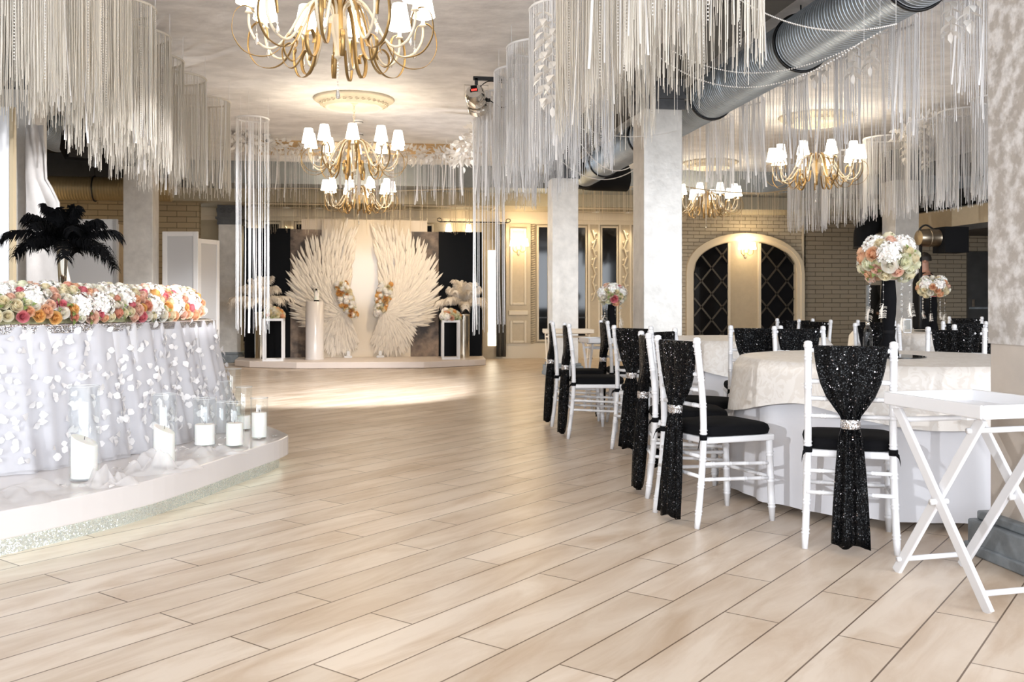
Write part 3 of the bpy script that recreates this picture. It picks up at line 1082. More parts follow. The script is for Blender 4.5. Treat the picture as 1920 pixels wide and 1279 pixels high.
for i in range(8):
    fd.ball((0, 0, 2.575 - CEIL - i * 0.02), 0.007, 6, 4)
fd.lathe([(0.001, 2.42 - CEIL), (0.007, 2.405 - CEIL), (0.014, 2.375 - CEIL), (0.009, 2.355 - CEIL), (0.001, 2.35 - CEIL)], 8, caps=False)
ME_FINIAL = fd.mesh('crystal_pendant', M_crystal)


def chandelier(x, y, label, ph):
    o = thing('chandelier', label, 'chandelier', (x, y, CEIL), ph, 'cream and gold chandeliers with white shades')
    part('body', ME_BODY, o)
    part('chain', ME_CHAIN, o)
    part('canopy', ME_CANOPY, o)
    part('crystal_pendant', ME_FINIAL, o)
    n = 10
    for k in range(n):
        q = Quaternion((0, 0, 1), 2 * pi * k / n)
        a = part('arm', ME_ARM, o, rot=q)
        part('lamp_shade', ME_SHADE, a)
        q2 = Quaternion((0, 0, 1), 2 * pi * (k + 0.5) / n)
        part('gold_scroll', ME_SCROLL, o, rot=q2)
        w_ = part('thin_swirl', ME_SWIRL, o, rot=Quaternion((0, 0, 1), 2 * pi * (k + 0.12) / n))
        part('crystal_drop', ME_DROP, w_, (0.485, 0, 2.76 - CEIL))
    lamp('POINT', 'chandelier_glow', (x, y, 3.02), 9, (1.0, 0.82, 0.58), shadow_soft_size=0.45)
    return o


chandelier(-0.20, 5.95, 'largest chandelier, cut off by the top edge of the photo', 0.12)
chandelier(-0.19, 11.14, 'middle chandelier of the row over the dance floor, under the ceiling rose', 0.3)
chandelier(-0.19, 15.6, 'smallest chandelier of the dance floor row, hanging in front of the backdrop', 0.05)
chandelier(5.58, 11.33, 'larger chandelier over the dining tables on the right', 0.2)
chandelier(5.65, 15.5, 'small chandelier beside the column in front of the arch', 0.4)


def ceiling_rose(x, y, label):
    o = thing('ceiling_rose', label, 'ceiling rose', (x, y, CEIL), 0, 'round plaster ceiling roses')
    MB().lathe([(0.46, 0), (0.465, -0.012), (0.445, -0.03), (0.43, -0.03), (0.335, -0.095), (0.33, -0.105), (0.305, -0.11), (0.295, -0.10), (0.29, -0.06), (0.0005, -0.05)], 64, caps=False).build('medallion', M_rose_trim, o)
    m = MB()
    for k in range(34):
        a0 = 2 * pi * k / 34
        pts = []
        for i in range(9):
            t = i * 0.75
            rr = 0.026 * (1 - i / 11)
            u = rr * cos(t)
            v_ = rr * sin(t)
            R = 0.385 - v_ * 0.82
            zz = -0.064 - v_ * 0.57 - 0.006
            a = a0 + u / 0.385
            pts.append((R * cos(a), R * sin(a), zz))
        m.tube(pts, 0.0055, 5)
    m.build('scroll_band', M_rose_trim, o)


ceiling_rose(-0.19, 11.14, 'plaster ceiling rose above the middle chandelier of the dance floor')
ceiling_rose(5.58, 11.33, 'plaster ceiling rose above the larger dining chandelier')
ceiling_rose(5.65, 15.3, 'small far ceiling rose behind the hanging ribbons on the right')


# ------------------------------------------------------------------ hanging fringe
def strand(m, x, y, z0, z1, w_, drift=0.012, rnd=random):
    a = rnd.uniform(0, 2 * pi)
    rows = []
    nseg = 3
    dx, dy = rnd.uniform(-drift, drift), rnd.uniform(-drift, drift)
    kx, ky = rnd.uniform(-1, 1) * 0.006, rnd.uniform(-1, 1) * 0.006
    for i in range(nseg + 1):
        t = i / nseg
        ww = w_ * (1.0 if t < 0.9 else 0.75)
        cx = x + dx * t * t * t + kx * sin(pi * t)
        cy = y + dy * t * t * t + ky * sin(pi * t)
        zz = z0 + (z1 - z0) * t
        rows.append([(cx + ww * cos(a + q), cy + ww * sin(a + q), zz) for q in (0, 2.1, 4.2)])
    m.grid(rows, True)


def satin(m, x, y, z0, z1, w_):
    a = random.uniform(0, pi)
    rows = []
    sw_ = random.uniform(-0.05, 0.05)
    tw = random.uniform(-1.2, 1.2)
    for i in range(9):
        t = i / 8
        b = a + tw * t
        cx = x + sw_ * t * t
        rows.append([(cx - cos(b) * w_ / 2, y - sin(b) * w_ / 2, z0 + (z1 - z0) * t), (cx + cos(b) * w_ / 2, y + sin(b) * w_ / 2, z0 + (z1 - z0) * t)])
    m.grid(rows)


def beads(m, x, y, z0, z1, r=0.0045, step=0.016):
    z = z0
    while z > z1:
        m.add([(x + r, y, z), (x, y + r, z), (x - r, y, z), (x, y - r, z), (x, y, z + r), (x, y, z - r)],
              [(0, 1, 4), (1, 2, 4), (2, 3, 4), (3, 0, 4), (1, 0, 5), (2, 1, 5), (3, 2, 5), (0, 3, 5)])
        z -= step


def fringe_hoop(label, group, X_or_x, Z, zr, zb, d, n, mat, world_x=True, w_=0.0026, ribbons=6, pearl=6, var=0.09):
    if world_x:
        x = X_or_x
        y = (Z + 0 - x * SN) / CS
        loc = (x, y, zr)
    else:
        px_ = at(X_or_x, Z)
        loc = (px_[0], px_[1], zr)
    o = thing('fringe_hoop', label, 'hanging fringe', loc, 0, group)
    r = d / 2
    h = MB().tube([(r * cos(2 * pi * i / 32), r * sin(2 * pi * i / 32), 0) for i in range(32)], 0.011, 6, closed=True)
    h.build('hoop', M_cordw if mat is M_cordw else M_cord, o)
    wr = MB()
    for k in range(3):
        a = 2 * pi * k / 3 + 0.4
        wr.tube([(r * cos(a), r * sin(a), 0), (r * cos(a), r * sin(a), CEIL - zr)], 0.0022, 4)
    wr.build('wire', M_white_soft, o)
    m = MB()
    for i in range(n):
        a = 2 * pi * (i + random.uniform(-0.4, 0.4)) / n
        rr = r * random.uniform(0.97, 1.02)
        L = zb - zr + random.uniform(-var, var)
        if random.random() < 0.12:
            L *= random.uniform(0.55, 0.9)
        strand(m, rr * cos(a), rr * sin(a), 0.0, L, w_ * random.uniform(0.6, 1.25))
    stuff(m.build('fringe', mat, o))
    if ribbons:
        m = MB()
        for i in range(ribbons):
            a = random.uniform(0, 2 * pi)
            satin(m, r * cos(a), r * sin(a), 0, zb - zr - random.uniform(-0.1, 0.06), random.uniform(0.007, 0.015) if loc[1] < 6.6 else random.uniform(0.012, 0.024))
        stuff(m.build('satin_ribbons', M_cordw, o))
    if pearl:
        m = MB()
        for i in range(pearl):
            a = random.uniform(0, 2 * pi)
            beads(m, r * 1.02 * cos(a), r * 1.02 * sin(a), 0, zb - zr - random.uniform(-0.15, 0.05))
        stuff(m.build('pearl_strands', M_pearl, o))
    return o


left = [(-1.86, 4.80, 3.26, 2.17), (-1.86, 5.45, 3.26, 2.21), (-1.86, 6.15, 3.24, 2.29), (-1.86, 6.9, 3.24, 2.25), (-1.90, 7.6, 3.23, 2.23), (-1.92, 8.25, 3.20, 2.24), (-1.84, 8.92, 3.20, 2.21), (-1.76, 9.9, 3.19, 2.26)]
for i, (x, Z, zr, zb) in enumerate(left):
    fringe_hoop('%s cream fringe hoop from the camera in the row left of the chandeliers' % ORD[i], 'fringe hoops in the left row', x, Z, zr, zb, 0.6, 240 if i < 5 else 190, M_cord, pearl=7)
right = [(1.43, 4.25, 3.28, 2.22), (1.43, 5.0, 3.28, 2.24), (1.43, 5.86, 3.26, 2.20), (1.44, 6.9, 3.22, 2.16), (1.42, 7.9, 3.21, 2.16), (1.42, 8.7, 3.20, 2.16), (1.36, 9.6, 3.18, 2.16)]
for i, (x, Z, zr, zb) in enumerate(right):
    fringe_hoop('%s white fringe hoop from the camera in the row left of the silver duct' % ORD[i], 'fringe hoops in the middle row', x, Z, zr, zb, 0.6, 230 if i < 4 else 180, M_cord if i < 3 else M_cordw, pearl=9, var=0.13)
fringe_hoop('floor length cord hoop at the left end of the backdrop', 'floor length cord hoops', -1.33, 10.8, 3.18, 0.78, 0.36, 26, M_cordw, ribbons=4, pearl=0, w_=0.0032, var=0.07)
fringe_hoop('floor length cord hoop in front of the right feather vase', 'floor length cord hoops', 1.33, 10.8, 3.18, 0.78, 0.36, 26, M_cordw, ribbons=4, pearl=0, w_=0.004, var=0.07)
for i, Z in enumerate((5.1, 5.9, 6.7, 7.5, 8.4, 9.4, 10.4, 11.3)):
    fringe_hoop('%s sparse white ribbon hoop from the camera, hanging just right of the silver duct' % ORD[i], 'ribbon hoops right of the duct', 3.95, Z, 3.3, 2.42, 0.62, 54, M_cordw, ribbons=9, pearl=5, var=0.15, w_=0.0032)
for i, (Z, zr) in enumerate(((9.9, 3.22), (10.5, 3.20), (11.1, 3.20), (12.1, 3.18), (13.2, 3.17), (14.3, 3.15))):
    fringe_hoop('%s cream fringe hoop from the near column on the far right' % ORD[i], 'fringe hoops over the far right tables', 6.5, Z, zr, 2.20, 0.55, 105, M_cordw, ribbons=5, pearl=3, w_=0.0040, var=0.06)


def fringe_rail(label, pts, zb, n, mat, w_=0.0026, leaves=0, ribbons=0, var=0.08, rail=0.012):
    pts = [Vector(p) for p in pts]
    o = thing('fringe_rail', label, 'hanging fringe', pts[0])
    path = spline(pts, 8)
    loc = [p - pts[0] for p in path]
    MB().tube(loc, rail, 6).build('rail', M_cordg if mat is M_cordg else M_white_soft, o)
    for k in range(0, len(loc), max(1, len(loc) // 6)):
        top = min(CEIL, 3.08 if pts[0].y > 16.2 else CEIL) - pts[0].z
        if top > loc[k].z + 0.005:
            MB().tube([loc[k], (loc[k].x, loc[k].y, top)], 0.002, 4).build('wire', M_white_soft, o)
    m = MB()
    rib = MB()
    for i in range(n):
        t = random.uniform(0, len(loc) - 1.001)
        k = int(t)
        p = loc[k].lerp(loc[k + 1], t - k)
        L = zb - pts[0].z - random.uniform(-var, var)
        strand(m, p.x + random.uniform(-0.03, 0.03), p.y + random.uniform(-0.05, 0.05), p.z, L, w_ * random.uniform(0.7, 1.3))
    stuff(m.build('fringe', mat, o))
    for i in range(ribbons):
        t = random.uniform(0, len(loc) - 1.001)
        k = int(t)
        p = loc[k].lerp(loc[k + 1], t - k)
        satin(rib, p.x, p.y, p.z, zb - pts[0].z - random.uniform(-0.05, 0.1), random.uniform(0.012, 0.03))
    if ribbons:
        stuff(rib.build('satin_ribbons', M_cordw, o))
    return o


def leaf_shape(m, base, d, up, L, wd):
    """one pointed leaf, folded a little along its rib"""
    d = Vector(d).normalized()
    up = Vector(up)
    s_ = d.cross(up)
    if s_.length < 1e-4:
        s_ = d.cross(Vector((1, 0, 0)))
    s_.normalize()
    n_ = s_.cross(d).normalized()
    b = Vector(base)
    p = []
    for t, ww, hh in ((0, 0.06, 0), (0.3, 0.9, 0.03), (0.6, 0.85, 0.05), (1.0, 0.02, -0.06)):
        c = b + d * L * t + n_ * hh * L
        p.append((c - s_ * wd / 2 * ww + n_ * 0.12 * wd * ww, c, c + s_ * wd / 2 * ww + n_ * 0.12 * wd * ww))
    m.grid(p)


def rnd_dir():
    while True:
        p = Vector((random.uniform(-1, 1), random.uniform(-1, 1), random.uniform(-1, 1)))
        if 0.1 < p.length < 1:
            return p.normalized()


def garland_rail(label, pts, n, spread, size=(0.06, 0.10), hang=None, bunches=()):
    pts = [Vector(p) for p in pts]
    path = [p - pts[0] for p in spline(pts, 8)]
    o = thing('leaf_garland', label, 'leaf garland', pts[0])
    MB().tube(path, 0.008, 5).build('stem', M_white_soft, o)
    m = MB()
    for i in range(n):
        t = random.uniform(0, len(path) - 1.001)
        k = int(t)
        p = path[k].lerp(path[k + 1], t - k)
        d = rnd_dir()
        leaf_shape(m, p + Vector((d.x, d.y, d.z)) * random.uniform(0.01, spread), d + Vector((0, 0, -0.3)), rnd_dir(), random.uniform(*size), random.uniform(*size) * 0.55)
    for bp, bn, bs in bunches:
        bp = [Vector(q) - pts[0] for q in bp]
        for i in range(bn):
            t = random.uniform(0, len(bp) - 1.001)
            p = bp[int(t)].lerp(bp[int(t) + 1], t - int(t))
            d = rnd_dir()
            leaf_shape(m, p + d * random.uniform(0.01, bs), d + Vector((0, 0, -0.3)), rnd_dir(), random.uniform(*size), random.uniform(*size) * 0.55)
    stuff(m.build('foliage', M_leafw, o))
    if hang:
        zb, ns, nr = hang
        m = MB()
        rib = MB()
        for i in range(ns + nr):
            t = random.uniform(0, len(path) - 1.001)
            k = int(t)
            p = path[k].lerp(path[k + 1], t - k)
            L = zb - pts[0].z - random.uniform(-0.12, 0.12)
            if i < ns:
                strand(m, p.x, p.y + random.uniform(-0.05, 0.05), p.z, L, 0.003)
            else:
                satin(rib, p.x, p.y, p.z, L, random.uniform(0.012, 0.03))
        stuff(m.build('fringe', M_cordw, o))
        stuff(rib.build('satin_ribbons', M_cordw, o))
    return o


def w3(px, py, Z):
    x, y = at(px, Z)
    return (x, y, zat(py, Z))


garland_rail('white leaf garland along the ceiling in front of the backdrop', [w3(432, 262, 13.2), w3(500, 272, 13.4), w3(600, 282, 13.6), w3(700, 290, 13.8), w3(800, 290, 13.9), w3(868, 285, 13.7)], 820, 0.14, (0.07, 0.12), (2.62, 150, 30), [([w3(434, 250, 13.0), w3(470, 268, 13.1)], 170, 0.20), ([w3(866, 300, 12.6), w3(885, 270, 12.0), w3(912, 238, 11.0)], 240, 0.18)])
fringe_rail('champagne cord fringe on a curved rail before the backdrop', [(*at(488, 16.5), 3.07), (*at(580, 16.5), 3.07), (*at(690, 16.7), 3.05), (*at(780, 16.6), 3.05), (*at(888, 16.5), 3.07)], 2.36, 170, M_cordg, 0.0026, ribbons=0, var=0.1)
fringe_rail('champagne cord fringe on a curved rail above the arch', [w3(1285, 350, 15.0), w3(1340, 358, 15.0), w3(1430, 362, 15.1), w3(1512, 350, 15.4)], 2.38, 110, M_cordg, 0.0022, var=0.12)
fringe_rail('champagne cord fringe between the two far columns', [(*at(1030, 16.0), 3.05), (*at(1100, 16.0), 3.04), (*at(1190, 16.1), 3.05)], 2.45, 100, M_cordg, 0.0024, var=0.12)


def leaf_strand(label, px, Z, py0, py1):
    x, y = at(px, Z)
    z0, z1 = zat(py0, Z), zat(py1, Z)
    o = thing('leaf_garland', label, 'leaf garland', (x, y, CEIL))
    MB().tube([(0, 0, 0), (0, 0, z1 - CEIL)], 0.003, 5).build('stem', M_white_soft, o)
    m = MB()
    z = z0
    k = 0
    while z > z1:
        a = k * 1.3
        for s_ in (1, -1):
            d = Vector((cos(a) * s_, sin(a) * s_, -0.75))
            leaf_shape(m, (0, 0, z - CEIL), d, (0, 0, 1), random.uniform(0.08, 0.115), random.uniform(0.045, 0.06))
        z -= 0.045
        k += 1
    leaf_shape(m, (0, 0, z1 - CEIL), (0, 0, -1), (0, 1, 0), 0.08, 0.04)
    stuff(m.build('foliage', M_leafw, o))


leaf_strand('long white leaf strand at the left edge of the middle fringe', 1019, 6.45, 22, 185)
leaf_strand('second long white leaf strand, tucked against the middle fringe', 1036, 6.42, 40, 200)
leaf_strand('white leaf strand under the duct, left of the dining chandelier chain', 1527, 8.0, 110, 150)
leaf_strand('white leaf strand under the duct, above the lit ceiling rose', 1546, 7.8, 100, 140)
leaf_strand('white leaf strand under the duct amid the ribbons', 1600, 7.2, 80, 140)
leaf_strand('white leaf strand between the broad satin ribbons under the duct', 1632, 7.0, 60, 125)
leaf_strand('broad white leaf strand near the top edge, left of the near column', 1783, 6.0, -10, 60)
leaf_strand('short white leaf strand near the top edge beside the near column', 1818, 5.8, -5, 40)
leaf_strand('white leaf strand in the left part of the far right fringe', 1696, 11.6, 275, 300)
leaf_strand('white leaf strand in the right part of the far right fringe', 1735, 11.4, 265, 310)
garland_rail('cream leaf and flower bunch on the far right fringe hoops', [w3(1690, 250, 11.6), w3(1730, 238, 11.4), w3(1768, 232, 11.2)], 260, 0.14, (0.05, 0.10))
garland_rail('white leaf bunch above the right backdrop panel', [w3(935, 205, 9.8), w3(950, 196, 9.4)], 120, 0.13, (0.06, 0.10))


def pearl_swag(label, a, b, sag):
    a, b = Vector(a), Vector(b)
    o = thing('pearl_string', label, 'pearl string', a, 0, 'pearl strings looped across the duct')
    m = MB()
    n = 90
    for i in range(n + 1):
        t = i / n
        p = (b - a) * t + Vector((0, 0, -sag * 4 * t * (1 - t)))
        r = 0.007
        m.add([(p.x + r, p.y, p.z), (p.x, p.y + r, p.z), (p.x - r, p.y, p.z), (p.x, p.y - r, p.z), (p.x, p.y, p.z + r), (p.x, p.y, p.z - r)],
              [(0, 1, 4), (1, 2, 4), (2, 3, 4), (3, 0, 4), (1, 0, 5), (2, 1, 5), (3, 2, 5), (0, 3, 5)])
    m.build('pearls', M_pearl, o)
    for e in (Vector((0, 0, 0)), b - a):
        MB().tube([e, (e.x, e.y, CEIL - a.z)], 0.0015, 4).build('thread', M_white_soft, o)


pearl_swag('pearl string looped low across the duct from the second column capital', w3(1215, 90, 7.0), w3(1620, 75, 5.4), 0.28)
pearl_swag('pearl string looped higher across the duct', w3(1260, 95, 7.2), w3(1650, 60, 5.4), 0.20)
pearl_swag('pearl string nearest the top edge, crossing the widest part of the duct', w3(1380, -5, 5.6), w3(1680, 45, 5.0), 0.10)
pearl_swag('pearl string from the middle fringe to the duct behind the column', w3(1050, 225, 9.0), w3(1270, 245, 8.4), 0.10)
pearl_swag('pearl string across the far end of the duct', w3(1080, 255, 10.0), w3(1200, 300, 9.8), 0.22)
pearl_swag('lowest pearl string below the far end of the duct', w3(1040, 290, 10.4), w3(1190, 318, 10.2), 0.18)

# ------------------------------------------------------------------ ceiling fittings
sp_ = thing('spotlight', 'chrome spotlight with red digits on a black ceiling arm', 'spotlight', w3(893, 187, 9.16))
R_ = Matrix.Rotation(0.55, 3, 'X')
b_ = MB()
prof = [(0.001, 0.142), (0.03, 0.14), (0.075, 0.13), (0.095, 0.10), (0.10, 0.06), (0.10, -0.02), (0.096, -0.025), (0.096, -0.06), (0.105, -0.07), (0.105, -0.13), (0.09, -0.135)]
b_.lathe(prof, 28)
RS = Matrix.Rotation(1.1, 3, 'X') @ Matrix.Rotation(-0.25, 3, 'Y')
b_.v = [tuple(RS @ Vector(p)) for p in b_.v]
b_.build('can', M_chrome, sp_, auto=40)
MB().bar((-0.115, 0, 0), (-0.115, 0, 0.14), 0.004, 0.025, (0, 1, 0)).bar((0.115, 0, 0), (0.115, 0, 0.14), 0.004, 0.025, (0, 1, 0)).bar((-0.115, 0, 0.14), (0.115, 0, 0.14), 0.025, 0.004).build('yoke', M_chrome, sp_, smooth=False)
dm = MB()
for k in range(4):
    dm.box(-0.02 + 0.014 * k, 0.0, 0.151, 0.009, 0.018, 0.004)
dm.v = [tuple(RS @ Vector(p)) for p in dm.v]
dm.build('red_digits', M_red, sp_, smooth=False)
cpn = MB().box(0, 0.035, 0.143, 0.06, 0.04, 0.012)
cpn.box(0, 0.0, 0.143, 0.075, 0.024, 0.012)
cpn.v = [tuple(RS @ Vector(p)) for p in cpn.v]
cpn.build('control_panel', M_blackmatte, sp_, smooth=False)
MB().tube([(0.1, 0, 0), (0.135, 0, 0)], 0.018, 10).build('knob', M_black, sp_)
am = thing('light_arm', 'black ceiling arm holding the chrome spotlight', 'light bracket', w3(893, 147, 9.16))
MB().bar((-0.03, 0, 0), (0.42, 0, 0.0), 0.03, 0.035).build('arm', M_black, am, smooth=False)
MB().bar((0.0, 0, 0), (0.0, 0, -0.07), 0.03, 0.03).build('hook', M_black, am, smooth=False)
MB().bar((0.36, 0, 0), (0.36, 0, CEIL - zat(147, 9.16)), 0.04, 0.04).build('post', M_black, am, smooth=False)
MB().tube(spline([(0.02, 0, -0.1), (0.12, 0.02, -0.02), (0.3, 0.02, -0.03), (0.42, 0.02, 0.01)], 6), 0.005, 6).tube(spline([(0.02, 0, -0.12), (0.15, 0, -0.22), (0.28, 0, -0.27), (0.42, 0, -0.12), (0.40, 0.02, 0.0)], 6), 0.005, 6).build('cable', M_blackmatte, am)

for lab, px, py in (('smoke detector nearer the ceiling rose', 672 + 0, 226), ('smoke detector nearer the gold strip', 673, 250)):
    Z = F * (CEIL - CH) / (HZ - py)
    x, y = at(px, Z)
    o = thing('smoke_detector', 'white ' + lab, 'smoke detector', (x, y, CEIL), 0, 'smoke detectors on the ceiling')
    MB().lathe([(0.06, 0), (0.06, -0.02), (0.045, -0.04), (0.02, -0.045), (0.001, -0.045)], 20, caps=False).build('housing', M_white_soft, o)
    MB().lathe([(0.045, -0.018), (0.0615, -0.02), (0.0615, -0.026), (0.045, -0.028)], 20, caps=False).build('vent_ring', M_dark, o)
Z = 13.3
cx_, cy_ = at(500, Z)
o = thing('security_camera', 'small white security camera on the ceiling by the leaf garland', 'camera', (cx_, cy_, CEIL))
MB().lathe([(0.05, 0), (0.05, -0.03), (0.02, -0.04), (0.015, -0.06)], 16).build('mount', M_white_soft, o)
MB().tube([(0.06, 0.05, -0.07), (0.02, -0.12, -0.11)], 0.035, 14).build('camera_body', M_white_soft, o)
MB().tube([(0.02, -0.12, -0.11), (0.017, -0.133, -0.113)], 0.024, 14).build('lens', M_blackgloss, o)


# ------------------------------------------------------------------ wall sconces
def sconce(label, x, y, z, gr='twin shade wall sconces', k=1.0, glow=13):
    o = thing('wall_sconce', label, 'wall sconce', (x, y, z), 0, gr)
    MB().lathe([(0.001, -0.10), (0.02, -0.08), (0.028, -0.02), (0.02, 0.03), (0.001, 0.05)], 12, (0, -0.02, -0.02), caps=False).build('back_plate', M_cream, o)
    for s_ in (-1, 1):
        a = MB().tube(spline([(0, -0.03, 0), (0.06 * s_, -0.09, -0.06), (0.12 * k * s_, -0.11, -0.02), (0.125 * k * s_, -0.11, 0.06)], 6), 0.008, 7)
        a.tube(spline([(0.03 * s_, -0.05, -0.03), (0.06 * s_, -0.07, 0.05), (0.03 * s_, -0.07, 0.07), (0.04 * s_, -0.07, 0.03)], 5), 0.005, 5)
        am_ = a.build('arm', M_goldrib, o)
        MB().lathe([(0.062, 0.06), (0.04, 0.20)], 16, (0.125 * k * s_, -0.11, 0), caps=False).lathe([(0.038, 0.20), (0.06, 0.06)], 16, (0.125 * k * s_, -0.11, 0), caps=False).build('lamp_shade', M_shade, am_)
    lamp('POINT', 'sconce_glow', (x, y - 0.28, z + 0.16), glow, (1.0, 0.76, 0.44), shadow_soft_size=0.1)


sconce('twin shade wall sconce on the panelled bay right of the stage', (wx(958) + wx(984)) / 2, YB - 0.07, wz(970, 468))
sconce('twin shade wall sconce inside the arch between lattice windows', axc, YB - 0.085, wz(1391, 474))
sconce('twin shade wall sconce high behind the cream backdrop board, nearer the stage centre', wx(859), YB, wz(859, 441), 'lit sconces behind the backdrop', 1.55, 2.5)
# recessed lights that graze the pilasters
for k, px in enumerate((480, 540, 600, 1112, 1171)):
    x = wx(px)
    o = thing('downlight', 'recessed soffit downlight above the %s pilaster from the left' % ORD[k], 'downlight', (x, YB - 0.28, 2.85), 0, 'recessed soffit downlights')
    MB().lathe([(0.09, 0), (0.09, -0.012), (0.07, -0.015), (0.06, -0.004)], 20, caps=False).build('trim_ring', M_white_soft, o)
    MB().lathe([(0.06, -0.004), (0.0005, -0.003)], 20, caps=False).build('diffuser', M_bulb, o)
    lamp('SPOT', 'downlight_beam', (x, YB - 0.28, 2.82), 26, (1.0, 0.86, 0.58), (x, YB - 0.02, 1.2), spot_size=radians(60), spot_blend=0.8, shadow_soft_size=0.05)
lamp('POINT', 'soffit_bounce', (3.0, 16.6, 2.4), 26, (1.0, 0.76, 0.44), shadow_soft_size=0.5)  # unseen lamp standing in for warm light bounced under the soffit
lamp('POINT', 'aisle_glow', (-5.4, 15.0, 2.2), 24, (1.0, 0.78, 0.50), shadow_soft_size=0.3)  # unseen bare lamp added for the amber light in the left aisle

# ------------------------------------------------------------------ chairs
def bamboo(path, r, step=0.13, n=9):
    """turned rod with the double rings of a bamboo-look chair"""
    path = [Vector(p) for p in path]
    pts, rad = [], []
    acc = 0
    nxt = step * 0.6
    for i in range(len(path) - 1):
        a, b = path[i], path[i + 1]
        L = (b - a).length
        pts.append(a)
        rad.append(r)
        while nxt < acc + L:
            t = (nxt - acc) / L
            for dt, rr in ((-0.012, 1.0), (-0.008, 1.22), (-0.003, 1.0), (0.003, 1.0), (0.008, 1.22), (0.012, 1.0)):
                tt = t + dt / L
                if 0.01 < tt < 0.99:
                    pts.append(a.lerp(b, tt))
                    rad.append(r * rr)
            nxt += step
        acc += L
    pts.append(path[-1])
    rad.append(r)
    return pts, rad


def make_chair():
    t = thing('banquet_chair', 'x', 'chair', (0, 0, 0), 0, 'white bamboo-look chairs with black sequin sashes')
    for s_ in (-1, 1):
        path = spline([(0.192 * s_, -0.245, 0), (0.184 * s_, -0.215, 0.22), (0.179 * s_, -0.198, 0.44), (0.178 * s_, -0.205, 0.65), (0.178 * s_, -0.236, 0.90)], 3)
        p, r = bamboo(path, 0.0165)
        m = MB()
        r[0] = 0.013
        m.tube(p, r, 10)
        m.lathe([(0.0165, 0), (0.02, 0.004), (0.02, 0.012), (0.0175, 0.018), (0.019, 0.024), (0.012, 0.031), (0.001, 0.033)], 10, (0.178 * s_, -0.236, 0.895), caps=False)
        m.build('leg', M_white, t)
    for s_ in (-1, 1):
        p, r = bamboo([(0.19 * s_, 0.205, 0), (0.184 * s_, 0.19, 0.42)], 0.0175)
        r[0] = 0.013
        MB().tube(p, r, 10).build('leg', M_white, t)
    MB().prism([(-0.185, -0.20), (0.185, -0.20), (0.205, 0.21), (-0.205, 0.21)], 0.405, 0.437).build('seat', M_white, t, smooth=False, bevel=0.008)
    # back rails
    for z, y in ((0.885, -0.234), (0.745, -0.216), (0.668, -0.208), (0.59, -0.202)):
        p, r = bamboo([(-0.178, y, z), (0.178, y, z)], 0.0105, 0.11)
        MB().tube(p, r, 8).build('back_rail', M_white, t)
    for z in (0.235, 0.31):
        for s_ in (-1, 1):
            yb = -0.245 + 0.047 * z / 0.44
            p, r = bamboo([(0.186 * s_, yb, z), (0.187 * s_, 0.195, z - 0.02)], 0.0095, 0.10)
            MB().tube(p, r, 8).build('stretcher', M_white, t)
    for z, y in ((0.25, -0.222), (0.345, -0.21), (0.22, 0.198)):
        p, r = bamboo([(-0.187, y, z), (0.187, y, z)], 0.0095, 0.11)
        MB().tube(p, r, 8).build('stretcher', M_white, t)
    # cushion with side ties
    rows = []
    for z, e in ((0.438, 0.0), (0.440, 0.010), (0.462, 0.016), (0.482, 0.010), (0.490, -0.004), (0.493, -0.10)):
        row = []
        for k in range(40):
            a = 2 * pi * k / 40
            ca, sa = cos(a), sin(a)
            q = (abs(ca) ** 5 + abs(sa) ** 5) ** (-1 / 5)
            wdt = 0.185 + 0.012 * sa * q
            row.append(((wdt + e) * ca * q, 0.01 + (0.195 + e) * sa * q, z))
        rows.append(row)
    m = MB()
    o, n = m.grid(rows, True)
    m.cap([o + k for k in range(n)][::-1])
    m.cap([o + (len(rows) - 1) * n + k for k in range(n)])
    cu_ = m.build('cushion', M_cushion, t, auto=50)
    for s_ in (-1, 1):
        tm = MB()
        tm.lathe([(0.0185, 0.425), (0.0195, 0.43), (0.0195, 0.447), (0.0185, 0.452)], 10, (0.179 * s_, -0.199, 0), caps=False)
        tm.ribbon([(0.185 * s_, -0.215, 0.44), (0.20 * s_, -0.235, 0.425), (0.205 * s_, -0.245, 0.395)], (0, 0.3, 1), 0.02)
        tm.build('tie', M_cushion, cu_)
    # sequin sash: draped over the top rail, gathered by a buckle, tail to the floor
    rows = []
    prof = [(0.906, 0.150, 0.016, -0.236), (0.900, 0.156, 0.024, -0.236), (0.86, 0.152, 0.026, -0.235), (0.80, 0.143, 0.028, -0.232), (0.74, 0.128, 0.030, -0.230),
            (0.68, 0.103, 0.033, -0.232), (0.635, 0.072, 0.034, -0.238), (0.60, 0.046, 0.032, -0.243), (0.575, 0.036, 0.028, -0.245), (0.55, 0.036, 0.028, -0.246),
            (0.51, 0.050, 0.030, -0.248), (0.44, 0.058, 0.034, -0.252), (0.34, 0.066, 0.036, -0.258), (0.22, 0.074, 0.037, -0.266), (0.10, 0.080, 0.036, -0.275), (0.035, 0.083, 0.034, -0.28)]
    K = 56
    for z, hw, hd, y0 in prof:
        row = []
        pinch = 0.35 if hw > 0.1 else 1.0
        for k in range(K):
            a = 2 * pi * k / K
            x = hw * cos(a)
            ca = abs(sin(a)) ** 0.5 * (1 if sin(a) >= 0 else -1)
            fold = 0.0085 * sin(9 * cos(a) + 2.2 * z + 0.7) * pinch + 0.004 * sin(17 * cos(a) - 5 * z)
            row.append((x, y0 + hd * ca * (0.85 if hw > 0.1 else 0.8) + fold * (1 if sin(a) < 0 else -1) * min(1, abs(sin(a)) * 3), z + 0.010 * sin(5 * cos(a)) * (1 if z < 0.05 else 0)))
        rows.append(row)
    m = MB()
    o, n = m.grid(rows, True)
    m.cap([o + k for k in range(n)])
    m.cap([o + (len(rows) - 1) * n + k for k in range(n)])
    sa_ = m.build('sash', M_sash, t)
